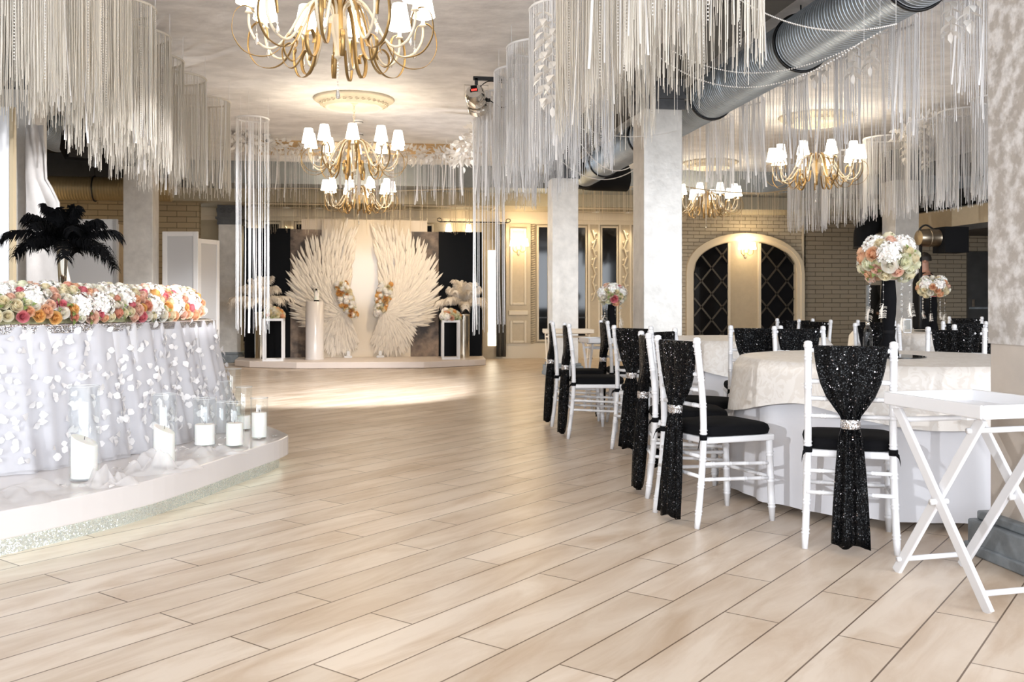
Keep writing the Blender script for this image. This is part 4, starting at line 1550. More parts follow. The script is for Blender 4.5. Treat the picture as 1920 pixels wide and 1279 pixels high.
    MB().lathe([(0.040, 0.542), (0.043, 0.548), (0.043, 0.578), (0.040, 0.584)], 20, (0, 0, 0), caps=False).build('buckle', M_rhine, sa_)
    b_ = sa_.children[0]
    b_.scale = (1.0, 0.80, 1.0)
    b_.location = (0, -0.245, 0)
    return t


chair0 = make_chair()
first_chair = True


def chair(X, Z, fx, fz, label):
    """X, Z: middle of the back legs on the plan; fx, fz: facing"""
    global first_chair
    n = hypot(fx, fz)
    fx, fz = fx / n, fz / n
    X += fx * 0.235
    Z += fz * 0.235
    x, y = cam(X, Z)
    dx, dy = fx * CS + fz * SN, -fx * SN + fz * CS
    rz = math.atan2(dy, dx) - pi / 2
    if first_chair:
        first_chair = False
        chair0.location = (x, y, 0)
        chair0.rotation_euler = (0, 0, rz)
        chair0['label'] = label
        return chair0
    return dup(chair0, (x, y, 0), rz, label)


CH_LIST = [
    (1.49, 4.18, 0.30, 0.954, 'white chair seen squarely from behind, left of the folding tray stand'),
    (0.83, 4.78, 0.92, 0.39, 'white chair turned to the right, nearest on the dance floor side of the front table'),
    (0.77, 5.50, 1.0, -0.02, 'white chair half hidden behind the nearest dance floor side chair'),
    (0.98, 6.15, 0.80, -0.55, 'white chair at the front table, behind the two dance floor side chairs, facing camera right'),
    (0.45, 7.80, 1.0, 0.05, 'left outermost chair, nearer of the pair seen side-on beside the far column'),
    (0.36, 8.55, 1.0, 0.0, 'chair almost covered by the leftmost side-on chair'),
    (0.88, 6.95, 0.75, 0.66, 'white chair between the side-on pair and the front table, sash trailing to the floor'),
    (0.86, 8.86, 0.97, 0.08, 'chair by the second column with only its sash top showing'),
    (1.79, 6.98, 0.15, 0.98, 'chair beyond the front table with its back to camera, below the left lattice window'),
    (2.06, 6.82, 0.05, -1.0, 'chair at the far side of the front table, directly left of the glass bottle'),
    (3.04, 6.50, -0.55, -0.83, 'chair at the far side of the front table, left of the near column'),
    (2.98, 9.35, -0.75, -0.6, 'small far chair behind the one with its back to camera, in front of the arch'),
    (2.95, 9.9, 0.35, 0.9, 'small far chair against the brick wall, right of the arch'),
    (2.95, 7.68, 0.7, 0.75, 'far chair partly behind the glass bottle and flower stand'),
    (3.45, 9.0, 0.72, 0.7, 'small far chair just left of the tall flower stand'),
    (4.05, 8.5, 0.2, 0.95, 'far chair with its back to camera right of the smaller flower ball'),
    (3.55, 7.2, 0.5, 0.87, 'far chair touching the edge of the near column in the photo'),
    (5.35, 11.2, -0.6, -0.8, 'far chair behind the smaller flower ball, nearest the dark door'),
]
for a in CH_LIST:
    chair(*a)


# ------------------------------------------------------------------ tables
def drop_cloth(r, zt, zb, flare, amp, kf, n=144, drop_fn=None, ph=0.0, rows_n=8, edge=0.02):
    m = MB()
    rows = [[(0.02 * cos(2 * pi * k / n), 0.02 * sin(2 * pi * k / n), zt) for k in range(n)]]
    for q in (0.5, 0.97):
        rows.append([((r * q) * cos(2 * pi * k / n), (r * q) * sin(2 * pi * k / n), zt) for k in range(n)])
    for i in range(rows_n + 1):
        t = i / rows_n
        row = []
        for k in range(n):
            a = 2 * pi * k / n
            d = (zt - zb) if drop_fn is None else drop_fn(a)
            f = sin(kf * a + ph) * 0.6 + 0.4 * sin(kf * 1.7 * a + 1.3 + ph)
            f = max(f, -0.45)
            rr = r + edge * min(1, t * 6) + flare * t + amp * f * min(1, t * 1.3)
            row.append((rr * cos(a), rr * sin(a), zt - 0.004 - d * t if t > 0 else zt - 0.002))
        rows.append(row)
    o, nn = m.grid(rows, True)
    m.cap([o + k for k in range(nn)])
    return m


M_lace = bpy.data.materials.new('ivory_damask')
M_lace.use_nodes = True
nt = M_lace.node_tree
b = nt.nodes['Principled BSDF']
tc = nt.nodes.new('ShaderNodeTexCoord')
no = nt.nodes.new('ShaderNodeTexNoise')
no.inputs['Scale'].default_value = 13
no.inputs['Detail'].default_value = 2
no.inputs['Distortion'].default_value = 2.2
nt.links.new(tc.outputs['Object'], no.inputs['Vector'])
rp = nt.nodes.new('ShaderNodeValToRGB')
rp.color_ramp.elements[0].position = 0.46
rp.color_ramp.elements[1].position = 0.52
rp.color_ramp.elements[0].color = (0.76, 0.71, 0.66, 1)
rp.color_ramp.elements[1].color = (0.83, 0.79, 0.75, 1)
nt.links.new(no.outputs[0], rp.inputs[0])
nt.links.new(rp.outputs[0], b.inputs['Base Color'])
rr_ = nt.nodes.new('ShaderNodeMapRange')
rr_.inputs[3].default_value = 0.6
rr_.inputs[4].default_value = 0.36
nt.links.new(rp.outputs[0], rr_.inputs[0])
nt.links.new(rr_.outputs[0], b.inputs['Roughness'])


def table(X, Z, r, zt, label, lab2, lab3):
    x, y = cam(X, Z)
    t = thing('round_table', label, 'table', (x, y, 0), 0, 'round banquet tables')
    MB().lathe([(0.001, zt - 0.035), (r - 0.01, zt - 0.035), (r, zt - 0.025), (r, zt - 0.012), (r - 0.005, zt - 0.008), (0.001, zt - 0.008)], 64, caps=False).build('tabletop', M_wood, t, auto=40)
    for k in range(4):
        a = 2 * pi * k / 4 + 0.5
        MB().tube([(r * 0.62 * cos(a), r * 0.62 * sin(a), 0), (r * 0.55 * cos(a), r * 0.55 * sin(a), zt - 0.035)], 0.018, 8).build('leg', M_black, t)
    c = drop_cloth(r, zt - 0.004, 0.045, 0.05, 0.030, 15, ph=0.5).build('tablecloth', M_cloth)
    c.location = (x, y, 0)
    tag(c, lab2, 'tablecloth', 'floor length white tablecloths')
    fn = lambda a: 0.20 + 0.10 * abs(cos(2 * a + 0.5)) ** 1.5
    c2 = drop_cloth(r + 0.004, zt, 0, 0.035, 0.016, 11, drop_fn=fn, ph=1.1, rows_n=6, edge=0.035).build('table_overlay', M_lace)
    c2.location = (x, y, 0)
    tag(c2, lab3, 'tablecloth', 'ivory damask overlays')
    return x, y


tx, ty = table(2.15, 5.42, 0.82, 0.785, 'round banquet table nearest the camera, hidden under its cloths', 'white satin cloth reaching the floor on the nearest table', 'ivory damask overlay on the nearest round table')
t2x, t2y = table(2.0, 8.3, 0.72, 0.785, 'round banquet table beside the second column', 'white satin cloth on the table beside the second column', 'ivory damask overlay on the table beside the second column')
t3x, t3y = table(4.48, 10.1, 0.80, 0.785, 'round banquet table far right under the smaller flower ball', 'white satin cloth on the far right table', 'ivory damask overlay on the far right table')


# ------------------------------------------------------------------ flowers
def rose_mesh(key, seed):
    rnd = random.Random(seed)
    m = MB()
    for li, (n, R, h, lip) in enumerate(((3, 0.42, 0.99, 0.04), (3, 0.55, 0.93, 0.10), (4, 0.70, 0.80, 0.16), (5, 0.86, 0.60, 0.22), (5, 1.0, 0.34, 0.28))):
        for k in range(n):
            a0 = 2 * pi * k / n + li * 0.9 + rnd.uniform(-0.15, 0.15)
            span = 2 * pi / n * 0.72
            rows = []
            for i in range(4):
                v_ = i / 3
                row = []
                for j in range(5):
                    u = (j - 2) / 2
                    a = a0 + u * span * (1 - 0.25 * v_ * v_)
                    rr = R * (0.55 + 0.45 * sin(v_ * 1.5)) + (lip * 0.6 if i == 3 else 0) + 0.05 * u * u
                    zz = -0.55 + (h + 0.55 + rnd.uniform(-0.04, 0.04)) * v_ - 0.20 * u * u * v_ - (0.10 if i == 3 and li > 1 else 0)
                    row.append((rr * cos(a), rr * sin(a), zz))
                rows.append(row)
            m.grid(rows)
    for sp0 in (0.0, pi):            # two wound petals at the heart
        rows = [[], [], []]
        for i in range(19):
            t = i / 18
            a = sp0 + t * 4.2 + li
            r_ = 0.05 + 0.27 * t
            zt = 1.02 - 0.10 * t + 0.04 * sin(5 * a)
            rows[0].append((r_ * 0.8 * cos(a), r_ * 0.8 * sin(a), 0.1))
            rows[1].append((r_ * cos(a), r_ * sin(a), 0.7))
            rows[2].append((r_ * 1.16 * cos(a), r_ * 1.16 * sin(a), zt))
        m.grid(rows)
    m.lathe([(0.001, 0.55), (0.25, 0.45), (0.5, -0.3), (0.001, -0.6)], 8, caps=False)
    return m.mesh('rose', PETALS[key])


def hydrangea_mesh(key, seed):
    rnd = random.Random(seed)
    m = MB()
    m.ball((0, 0, 0), 0.80, 12, 8)
    n = 70
    for i in range(n):
        z = 1 - 1.6 * (i + 0.5) / n
        q = sqrt(max(0, 1 - z * z))
        a = i * 2.39996
        nrm = Vector((q * cos(a), q * sin(a), z))
        nrm = (nrm + Vector((rnd.uniform(-.2, .2), rnd.uniform(-.2, .2), rnd.uniform(-.2, .2)))).normalized()
        c = nrm * rnd.uniform(0.84, 0.98)
        t1 = nrm.orthogonal().normalized()
        t2 = nrm.cross(t1)
        rot = rnd.uniform(0, pi)
        for k in range(4):
            b_ = rot + k * pi / 2
            d = t1 * cos(b_) + t2 * sin(b_)
            s_ = nrm.cross(d)
            L = rnd.uniform(0.24, 0.30)
            up = nrm * rnd.uniform(0.03, 0.10)
            p = [c, c + d * L * 0.6 + s_ * L * 0.45 + up, c + d * L * 1.05 + up * 1.3, c + d * L * 0.6 - s_ * L * 0.45 + up]
            m.add(p, [(0, 1, 2, 3)])
    return m.mesh('hydrangea', M_hyd if key == 'white' else M_hydg, smooth=False)


ROSES = {k: [rose_mesh(k, 11 * i + j) for j in range(2)] for i, k in enumerate(PETALS)}
HYD = [hydrangea_mesh('white', 3), hydrangea_mesh('white', 8), hydrangea_mesh('green', 5)]
lm = MB()
for k in range(3):
    a = 2.1 * k
    leaf_shape(lm, (0, 0, 0), (cos(a), sin(a), 0.5), (0, 0, 1), 1.0, 0.5)
LEAFM = lm.mesh('leaves', M_leaf)
PAL = ['cream'] * 6 + ['white'] * 3 + ['peach'] * 3 + ['blush'] * 4 + ['green'] * 2 + ['pink'] * 1
PAL2 = ['cream'] * 6 + ['white'] * 6 + ['peach'] * 3 + ['blush'] * 4 + ['green'] * 1 + ['pink'] * 2 + ['coral'] * 2 + ['amber'] * 1


def bloom(par, p, nrm, r, key=None, pal=PAL, rnd=random):
    nrm = Vector(nrm).normalized()
    q = nrm.to_track_quat('Z', 'Y') @ Quaternion((0, 0, 1), rnd.uniform(0, 6.28))
    if key == 'hyd':
        return part('hydrangea', rnd.choice(HYD[:2]), par, p, q, r)
    k = key or rnd.choice(pal)
    return part('rose', rnd.choice(ROSES[k]), par, p, q, r)


def flower_ball(label, x, y, z, rx, rz_, n, r0, seed, hang=True):
    rnd = random.Random(seed)
    o = thing('flower_ball', label, 'bouquet', (x, y, z), 0, 'flower balls on tall black stands')
    MB().ball((0, 0, 0), 1.0, 16, 10).build('floral_foam', M_foam, o)
    o.children[0].scale = (rx * 0.78, rx * 0.78, rz_ * 0.78)
    # big white heads first
    heads = []
    for k in range(5):
        a = 2 * pi * k / 5 + 0.7 + seed
        e = 0.35 + 0.5 * (k % 2)
        nrm = Vector((cos(a) * cos(e), sin(a) * cos(e), sin(e)))
        heads.append(nrm)
        bloom(o, (nrm.x * rx * 0.72, nrm.y * rx * 0.72, nrm.z * rz_ * 0.72), nrm, r0 * 2.0, 'hyd', rnd=rnd)
    for i in range(n):
        zz = 1 - 1.75 * (i + 0.5) / n
        q = sqrt(max(0, 1 - zz * zz))
        a = i * 2.39996 + seed
        nrm = Vector((q * cos(a), q * sin(a), zz))
        if max(nrm.dot(h_) for h_ in heads) > 0.88:
            continue
        s_ = rnd.uniform(0.82, 1.2)
        bloom(o, (nrm.x * rx * 0.90, nrm.y * rx * 0.90, nrm.z * rz_ * 0.90), nrm, r0 * s_, rnd=rnd)
        if rnd.random() < 0.35:
            part('leaves', LEAFM, o, (nrm.x * rx * 0.93, nrm.y * rx * 0.93, nrm.z * rz_ * 0.93), nrm.to_track_quat('Z', 'Y'), r0 * 1.5)
    if hang:
        for k in range(7):
            a = 2 * pi * k / 7 + 0.35
            m = MB()
            x0, y0 = rx * 0.72 * cos(a), rx * 0.72 * sin(a)
            L = rx * rnd.uniform(0.9, 1.5)
            m.tube([(x0, y0, -rz_ * 0.7), (x0, y0, -rz_ * 0.7 - L)], 0.0006, 4)
            zc = -rz_ * 0.75
            while zc > -rz_ * 0.7 - L:
                m.ball((x0, y0, zc), rnd.choice((0.004, 0.005, 0.009)), 6, 4)
                zc -= rnd.uniform(0.018, 0.045)
            s_ = m.build('crystal_strand', M_crystal, o)
            if k % 2 == 0:
                f_ = MB()
                zb = -rz_ * 0.7 - L
                d0 = Vector((rnd.uniform(-0.35, 0.35), rnd.uniform(-0.3, 0.3), -1)).normalized()
                sd = Vector((d0.z, 0, -d0.x)).normalized()
                Lf = 0.085
                rows = []
                for i in range(8):
                    t = i / 7
                    cpt = Vector((x0, y0, zb)) + d0 * Lf * t + sd * 0.008 * sin(3 * t)
                    ww = 0.006 * sin(pi * min(1, t * 0.9 + 0.08)) + 0.001
                    rows.append((cpt - sd * ww, cpt + Vector((0, 0.003, 0)), cpt + sd * ww))
                f_.grid(rows)
                for i in range(44):
                    t = rnd.random() ** 0.7
                    cpt = Vector((x0, y0, zb)) + d0 * Lf * t
                    dd = (sd * rnd.choice((-1, 1)) - d0 * 0.3).normalized()
                    f_.ribbon([cpt, cpt + dd * 0.013, cpt + dd * 0.024 + Vector((0, 0, -0.008))], (0, 1, 0), 0.0018, 0.0004)
                f_.build('hanging_feather', M_feather_w, s_)
    return o


def flower_stand(label, x, y, z, h):
    o = thing('flower_stand', label, 'flower stand', (x, y, z), 0, 'black cloth wrapped flower stands')
    MB().lathe([(0.058, 0.0), (0.052, 0.03), (0.040, 0.08), (0.030, 0.115), (0.026, 0.135), (0.032, 0.17), (0.040, 0.24), (0.043, h * 0.75), (0.036, h)], 20).build('stem', M_cushion, o)
    MB().lathe([(0.028, 0.125), (0.031, 0.13), (0.031, 0.14), (0.028, 0.145)], 20, caps=False).build('collar', M_blackmatte, o)
    return o


def mirror_plate(label, x, y, z, r):
    o = MB().lathe([(0.001, 0), (r, 0), (r, 0.006), (0.001, 0.006)], 48, caps=False).build('mirror_plate', M_blackgloss, auto=40)
    o.location = (x, y, z)
    tag(o, label, 'mirror', 'round black mirror plates')


mirror_plate('round black mirror plate under the large flower stand', tx, ty, 0.786, 0.20)
flower_stand('black flower stand on the nearest round table', tx, ty, 0.793, 0.43)
flower_ball('large rose and hydrangea ball over the nearest table', tx, ty, 1.335, 0.155, 0.14, 54, 0.035, 1)
mirror_plate('round black mirror plate under the smaller flower stand on the far table', t3x, t3y, 0.786, 0.19)
flower_stand('black flower stand on the far right table', t3x, t3y, 0.793, 0.36)
flower_ball('smaller rose and hydrangea ball behind the large one, at right', t3x, t3y, 1.25, 0.155, 0.115, 40, 0.034, 4)

# glass bottle and card holder
bx, by = at(1627, 5.75)
gb = thing('glass_bottle', 'clear glass bottle with sloping shoulders on the nearest table', 'bottle', (bx, by, 0.786))
MB().lathe([(0.001, 0.004), (0.026, 0.0), (0.028, 0.006), (0.028, 0.13), (0.022, 0.15), (0.010, 0.168), (0.010, 0.18), (0.012, 0.182)], 8, caps=False).build('bottle_body', M_glass, gb, smooth=False)
MB().lathe([(0.011, 0.172), (0.013, 0.175), (0.013, 0.192), (0.001, 0.195)], 12, caps=False).build('stopper', M_chrome, gb)
cx_, cy_ = at(1701, 9.6)
cf = thing('table_sign', 'small white framed table sign beside the smaller flower stand', 'sign', (cx_, cy_, 0.786), TH * -1)
fm = MB()
fm.span(-0.04, -0.033, -0.006, 0.006, 0, 0.14).span(0.033, 0.04, -0.006, 0.006, 0, 0.14).span(-0.033, 0.033, -0.006, 0.006, 0.133, 0.14).span(-0.033, 0.033, -0.006, 0.006, 0, 0.007)
fm.build('frame', M_white, cf, smooth=False)
MB().span(-0.033, 0.033, -0.002, 0.002, 0.007, 0.133).build('pane', M_glass, cf, smooth=False)


# ------------------------------------------------------------------ folding tray stands
def tray_stand(label, L, N, R, zt, mat):
    """L, N, R: plan points (view right, view depth); L-N is the side with the crossed legs"""
    L, N, R = (Vector((*cam(*p), 0)) for p in (L, N, R))
    u = (N - L)
    wv = (R - L)
    wv = wv - u.normalized() * wv.dot(u.normalized())
    lu, lw = u.length, wv.length
    u.normalize()
    wv.normalize()
    o = thing('tray_stand', label, 'tray stand', L, 0, 'folding tray stands')

    def q(a, b_, z):
        p = u * a + wv * b_
        return (p.x, p.y, z)
    tr = MB()
    h = 0.05
    t = 0.014
    up = (0, 0, 1)
    for a, b_ in (((0, 0), (lu, 0)), ((lu, 0), (lu, lw)), ((lu, lw), (0, lw)), ((0, lw), (0, 0))):
        tr.bar(q(*a, zt - h / 2), q(*b_, zt - h / 2), t, h, up)
    tr.build('tray_rim', mat, o, smooth=False, bevel=0.004)
    bm_ = MB()
    vs = [q(0, 0, zt - h + 0.006), q(lu, 0, zt - h + 0.006), q(lu, lw, zt - h + 0.006), q(0, lw, zt - h + 0.006)]
    bm_.add(vs, [(0, 1, 2, 3)])
    bm_.build('tray_base', mat, o, smooth=False)
    zt2 = zt - h - 0.005
    for b0 in (0.03, lw - 0.03):
        for a0, a1, off in ((0.03, lu - 0.0, 0.0), (lu - 0.06, 0.0, 0.022)):
            bb_ = b0 + off * (1 if b0 < lw / 2 else -1)
            MB().bar(q(a0, bb_, zt2), q(a1, bb_, 0.0), 0.018, 0.042, (u.x, u.y, 0)).build('leg', mat, o, smooth=False, bevel=0.004)
        m = MB()
        p = q(lu * 0.5 + 0.0, b0, (zt2) * 0.5)
        m.tube([Vector(p) - wv * 0.03, Vector(p) + wv * 0.045], 0.012, 10)
        m.build('pivot', M_chrome if mat is M_wood else mat, o)
    for a, z in ((0.035, 0.06), (lu - 0.035, 0.06), (0.08, zt2 - 0.05), (lu - 0.11, zt2 - 0.05)):
        MB().tube([q(a, 0.03, z), q(a, lw - 0.03, z)], 0.011, 10).build('cross_rail', mat, o)
    for a in (0.05, lu - 0.09):
        MB().bar(q(a, 0.0, zt2), q(a, lw, zt2), 0.03, 0.012).build('top_batten', mat, o, smooth=False)
    return o


tray_stand('white folding tray stand in the right foreground', (1.518, 3.86), (1.655, 3.34), (1.93, 3.94), 0.735, M_white)
tray_stand('white folding tray stand carrying the third flower ball', (0.70, 9.85), (0.77, 9.48), (1.10, 9.92), 0.735, M_white)
tray_stand('tan folding tray stand behind the far right hand column', (0.42, 12.9), (0.45, 12.5), (1.05, 13.0), 0.735, M_wood)
fx_, fy_ = cam(1.02, 9.72)
flower_stand('black flower stand on the second folding tray', fx_, fy_, 0.692, 0.38)
flower_ball('rose and hydrangea ball in front of the second column', fx_, fy_, 1.165, 0.135, 0.115, 36, 0.033, 9)

# ------------------------------------------------------------------ head table on its platform
PLH = 0.206
plan = [(-3.6, 2.6), (-2.75, 3.33), (-2.184, 4.05), (-1.841, 4.69), (-1.704, 5.18), (-1.60, 5.7), (-1.50, 6.22), (-1.56, 6.50), (-2.0, 7.15), (-2.5, 7.42), (-3.2, 7.3), (-3.9, 6.95), (-4.4, 6.3), (-4.6, 5.2), (-4.4, 3.4)]


def outline(pl, n=6):
    return [(p.x, p.y) for p in spline([(*cam(*q), 0) for q in pl], n, True)]


def inset(poly, d):
    n = len(poly)
    out = []
    area = sum(poly[i][0] * poly[(i + 1) % n][1] - poly[(i + 1) % n][0] * poly[i][1] for i in range(n))
    sg = 1 if area > 0 else -1
    for i in range(n):
        a, b = poly[i - 1], poly[(i + 1) % n]
        dx, dy = b[0] - a[0], b[1] - a[1]
        L = hypot(dx, dy) or 1
        out.append((poly[i][0] - sg * dy / L * d, poly[i][1] + sg * dx / L * d))
    return out


po = outline(plan)
pt = thing('platform', 'white curved platform under the head table with glittering base', 'platform', (0, 0, 0))
MB().prism(po, PLH - 0.125, PLH).build('deck', M_plat, pt, smooth=False, bevel=0.006)
MB().prism(inset(po, 0.06), 0.0, PLH - 0.125).build('glitter_base', M_glitter, pt, smooth=False)
ls = inset(po, 0.050)
MB().tube([(x, y, PLH - 0.128) for x, y in ls], 0.0028, 6, closed=True).build('light_strip', M_led, pt)

tplan = [(-3.5, 4.15), (-2.74, 4.95), (-2.42, 5.42), (-2.27, 5.85), (-2.17, 6.35), (-2.13, 6.75), (-2.3, 7.05), (-2.7, 7.12), (-3.2, 7.0), (-3.75, 6.55), (-4.0, 5.8), (-4.0, 5.0), (-3.85, 4.4)]
tp = outline(tplan, 12)
TZ = PLH + 0.765
ht = thing('head_table', 'curved head table dressed in white tulle with petals', 'table', (0, 0, 0))
MB().prism(inset(tp, 0.02), TZ - 0.03, TZ - 0.002).build('tabletop', M_white_soft, ht, smooth=False)
for p in ((-3.2, 5.0), (-2.6, 6.6), (-4.0, 6.6), (-3.9, 4.9)):
    x, y = cam(*p)
    MB().tube([(x, y, PLH), (x, y, TZ - 0.03)], 0.02, 8).build('leg', M_chrome, ht)
# dense polyline for cloth
dense = []
acc = 0
cl = tp + [tp[0]]
for i in range(len(tp)):
    a, b = Vector(cl[i]), Vector(cl[i + 1])
    k = max(1, int((b - a).length / 0.012))
    for j in range(k):
        dense.append(a.lerp(b, j / k))
dense = [(p.x, p.y) for p in dense]


def skirt(zt, zb, flare, amp, seed, closed_top=True, rows_n=10, freq=1.0):
    rnd = random.Random(seed)
    out_n = inset(dense, -1.0)
    s_ = 0
    ph = [0]
    for i in range(1, len(dense)):
        s_ += hypot(dense[i][0] - dense[i - 1][0], dense[i][1] - dense[i - 1][1])
        ph.append(s_)
    f1, f2, f3 = [2 * pi * f * freq for f in (7.0, 11.3, 3.1)]
    rows = []
    for i in range(rows_n + 1):
        t = i / rows_n
        row = []
        for k, p in enumerate(dense):
            nx, ny = out_n[k][0] - p[0], out_n[k][1] - p[1]
            g = sin(f1 * ph[k] + seed) * 0.5 + 0.35 * sin(f2 * ph[k] + 1.3 * t + seed * 2) + 0.5 * sin(f3 * ph[k] + 0.8 * t)
            d = 0.012 + flare * (t ** 1.2) + amp * g * (0.25 + 0.75 * t)
            row.append((p[0] + nx * d, p[1] + ny * d, zt + (zb - zt) * t))
        rows.append(row)
    return rows


r1 = skirt(TZ, PLH + 0.006, 0.10, 0.022, 1.0)
m = MB()
m.grid(r1, True)
m.prism(inset(dense, -0.012), TZ - 0.001, TZ)
m.build('satin_skirt', M_cloth, ht)
r2 = skirt(TZ + 0.002, PLH + 0.004, 0.17, 0.035, 2.4, freq=0.8)
m = MB()
m.grid(r2, True)
tsk = m.build('tulle_skirt', M_tulle, ht)
# petals sewn on the tulle
m = MB()
npt = len(dense)
rnd = random.Random(5)
vis = [k for k in range(npt) if True]
for i in range(1500):
    k = rnd.randrange(npt)
    t = min(0.98, rnd.random() ** 0.8 * 0.97 + 0.03)
    f = t * (len(r2) - 1)
    ia = int(f)
    p = Vector(r2[ia][k]).lerp(Vector(r2[min(ia + 1, len(r2) - 1)][k]), f - ia)
    q = Vector(r2[ia][(k + 2) % npt])
    if p.z < PLH + 0.065:
        continue
    tg = Vector((q.x - r2[ia][k][0], q.y - r2[ia][k][1], 0)).normalized()
    nrm = Vector((tg.y, -tg.x, 0))
    if nrm.dot(Vector((p.x + 3.0, p.y - 6.3, 0))) < 0:
        nrm = -nrm
    a = rnd.uniform(0, 2 * pi)
    d = (tg * cos(a) + Vector((0, 0, 1)) * sin(a) + nrm * rnd.uniform(0.1, 0.7)).normalized()
    leaf_shape(m, p + nrm * 0.004, d, nrm, rnd.uniform(0.032, 0.058), rnd.uniform(0.032, 0.05))
stuff(m.build('petal_applique', M_petal, tsk))
# silver bead runner along the edge
m = MB()
for j in range(9):
    pl_ = inset(dense, 0.012 - 0.0 - j * 0.0035 + 0.018)
    m.tube([(x, y, TZ + 0.004 - 0.0035 * max(0, j - 3)) for x, y in pl_[::4]], 0.0045, 5, closed=True)
m2 = MB()
for j in range(6):
    pl_ = inset(dense, -0.016)
    m2.tube([(x, y, TZ - 0.004 - j * 0.0075) for x, y in pl_[::4]], 0.0043, 5, closed=True)
m.v, m.f = m.v, m.f
o_ = len(m.v)
m.add(m2.v, m2.f)
m.build('silver_bead_trim', M_rhine, ht)


# tulle drifts on the deck
def tulle_heap(label, X, Z, rx, ry, h, seed):
    rnd = random.Random(seed)
    x0, y0 = cam(X, Z)
    ph = [rnd.uniform(0, 6) for _ in range(8)]
    rows = []
    n, k = 64, 22
    for i in range(k + 1):
        t = i / k
        row = []
        for j in range(n):
            a = 2 * pi * j / n
            f = 1 + 0.22 * sin(3 * a + ph[0]) + 0.12 * sin(5 * a + ph[1])
            ux, uy = t * cos(a), t * sin(a)
            zz = h * (1 - t * t) * (0.15 + 0.85 * abs(sin(3.1 * ux + 1.4 * uy + ph[2]) * cos(2.3 * uy - 3.7 * ux + ph[3])) + 0.22 * sin(11 * ux + ph[4]) * sin(9 * uy + ph[5]))
            row.append((rx * t * f * cos(a), ry * t * f * sin(a), 0.004 + max(0, zz)))
        rows.append(row)
    m = MB()
    m.grid(rows, True)
    o = m.build('tulle', M_tulle_loose)
    o.location = (x0, y0, PLH)
    tag(o, label, 'tulle', 'loose tulle on the platform')


tulle_heap('loose white tulle bunched between the two tall candle vases', -1.88, 5.0, 0.20, 0.13, 0.13, 1)
tulle_heap('loose white tulle at the left edge of the photo on the platform', -2.30, 4.35, 0.30, 0.22, 0.07, 2)
tulle_heap('loose white tulle before the leftmost candle vase', -1.98, 4.63, 0.13, 0.10, 0.10, 3)
tulle_heap('loose white tulle in front of the cluster of small vases', -1.78, 5.55, 0.18, 0.12, 0.06, 4)
# petals strewn on the deck
rnd = random.Random(12)
m = MB()
for i in range(70):
    X, Z = rnd.uniform(-2.4, -1.55), rnd.uniform(4.5, 6.3)
    if X > -1.9 + (Z - 4.6) * 0.22 or X < -2.18 + (Z - 4.78) * 0.16:
        continue
    x, y = cam(X, Z)
    leaf_shape(m, (x, y, PLH + 0.006), (rnd.uniform(-1, 1), rnd.uniform(-1, 1), 0.15), (0, 0, 1), rnd.uniform(0.03, 0.05), 0.035)
ob = stuff(m.build('petals', M_petal))
tag(ob, 'white petals strewn over the platform deck', 'petals')


M_rimglass = pm('glass_rim', (0.62, 0.64, 0.65), 0.1, spec=0.8)
# candles in glass cylinders
def candle_vase(label, px, py_base, dia, h, ch_, slant=0.0):
    x, y = on_floor(px, py_base, PLH)
    o = thing('candle_vase', label, 'candle vase', (x, y, PLH), 0, 'glass cylinder vases on the platform')
    r = dia / 2
    MB().lathe([(0.001, 0.004), (r - 0.004, 0.002), (r, 0.006), (r, h)], 32, caps=False).build('glass_cylinder', M_glass, o, auto=50)
    MB().tube([(r * cos(2 * pi * k / 32), r * sin(2 * pi * k / 32), h) for k in range(32)], 0.0016, 6, closed=True).build('rim', M_rimglass, o)
    if ch_:
        rc = r * 0.86
        m = MB()
        n = 28
        rows = [[(rc * cos(2 * pi * k / n), rc * sin(2 * pi * k / n), 0.011) for k in range(n)],
                [(rc * cos(2 * pi * k / n), rc * sin(2 * pi * k / n), ch_ - 0.006 - slant * cos(2 * pi * k / n + TH)) for k in range(n)],
                [(rc * 0.95 * cos(2 * pi * k / n), rc * 0.95 * sin(2 * pi * k / n), ch_ - slant * cos(2 * pi * k / n + TH)) for k in range(n)]]
        o_, nn = m.grid(rows, True)
        m.cap([k for k in range(n)][::-1])
        m.cap([2 * n + k for k in range(n)])
        c = m.build('candle', M_wax, o, auto=45)
        MB().tube([(0, 0, ch_ - 0.002), (0.003, 0, ch_ + 0.018)], 0.0015, 5).build('wick', M_blackmatte, c)
    return o


candle_vase('tall glass cylinder with a slanted candle, leftmost on the platform', 158, 899, 0.145, 0.47, 0.20, 0.028)
candle_vase('tall glass cylinder with a slanted candle, second from the left', 308, 873, 0.128, 0.39, 0.20, 0.025)
candle_vase('wide glass cylinder at the left of the small vase cluster', 384, 836, 0.138, 0.295, 0.135)
candle_vase('small glass cylinder with candle, front middle of the cluster', 440, 837, 0.118, 0.272, 0.145)
candle_vase('glass cylinder with candle at the right corner of the platform', 486, 822, 0.112, 0.265, 0.17)
candle_vase('tallest glass cylinder behind the cluster, against the dance floor', 436, 793, 0.125, 0.40, 0.12)
candle_vase('glass cylinder with dark rim between the tallest and the corner one', 457, 806, 0.115, 0.30, 0.10)
candle_vase('narrow glass cylinder between the two front cluster vases', 416, 822, 0.085, 0.24, 0.0)
candle_vase('empty glass cylinder touching the tulle skirt', 420, 806, 0.11, 0.34, 0.0)


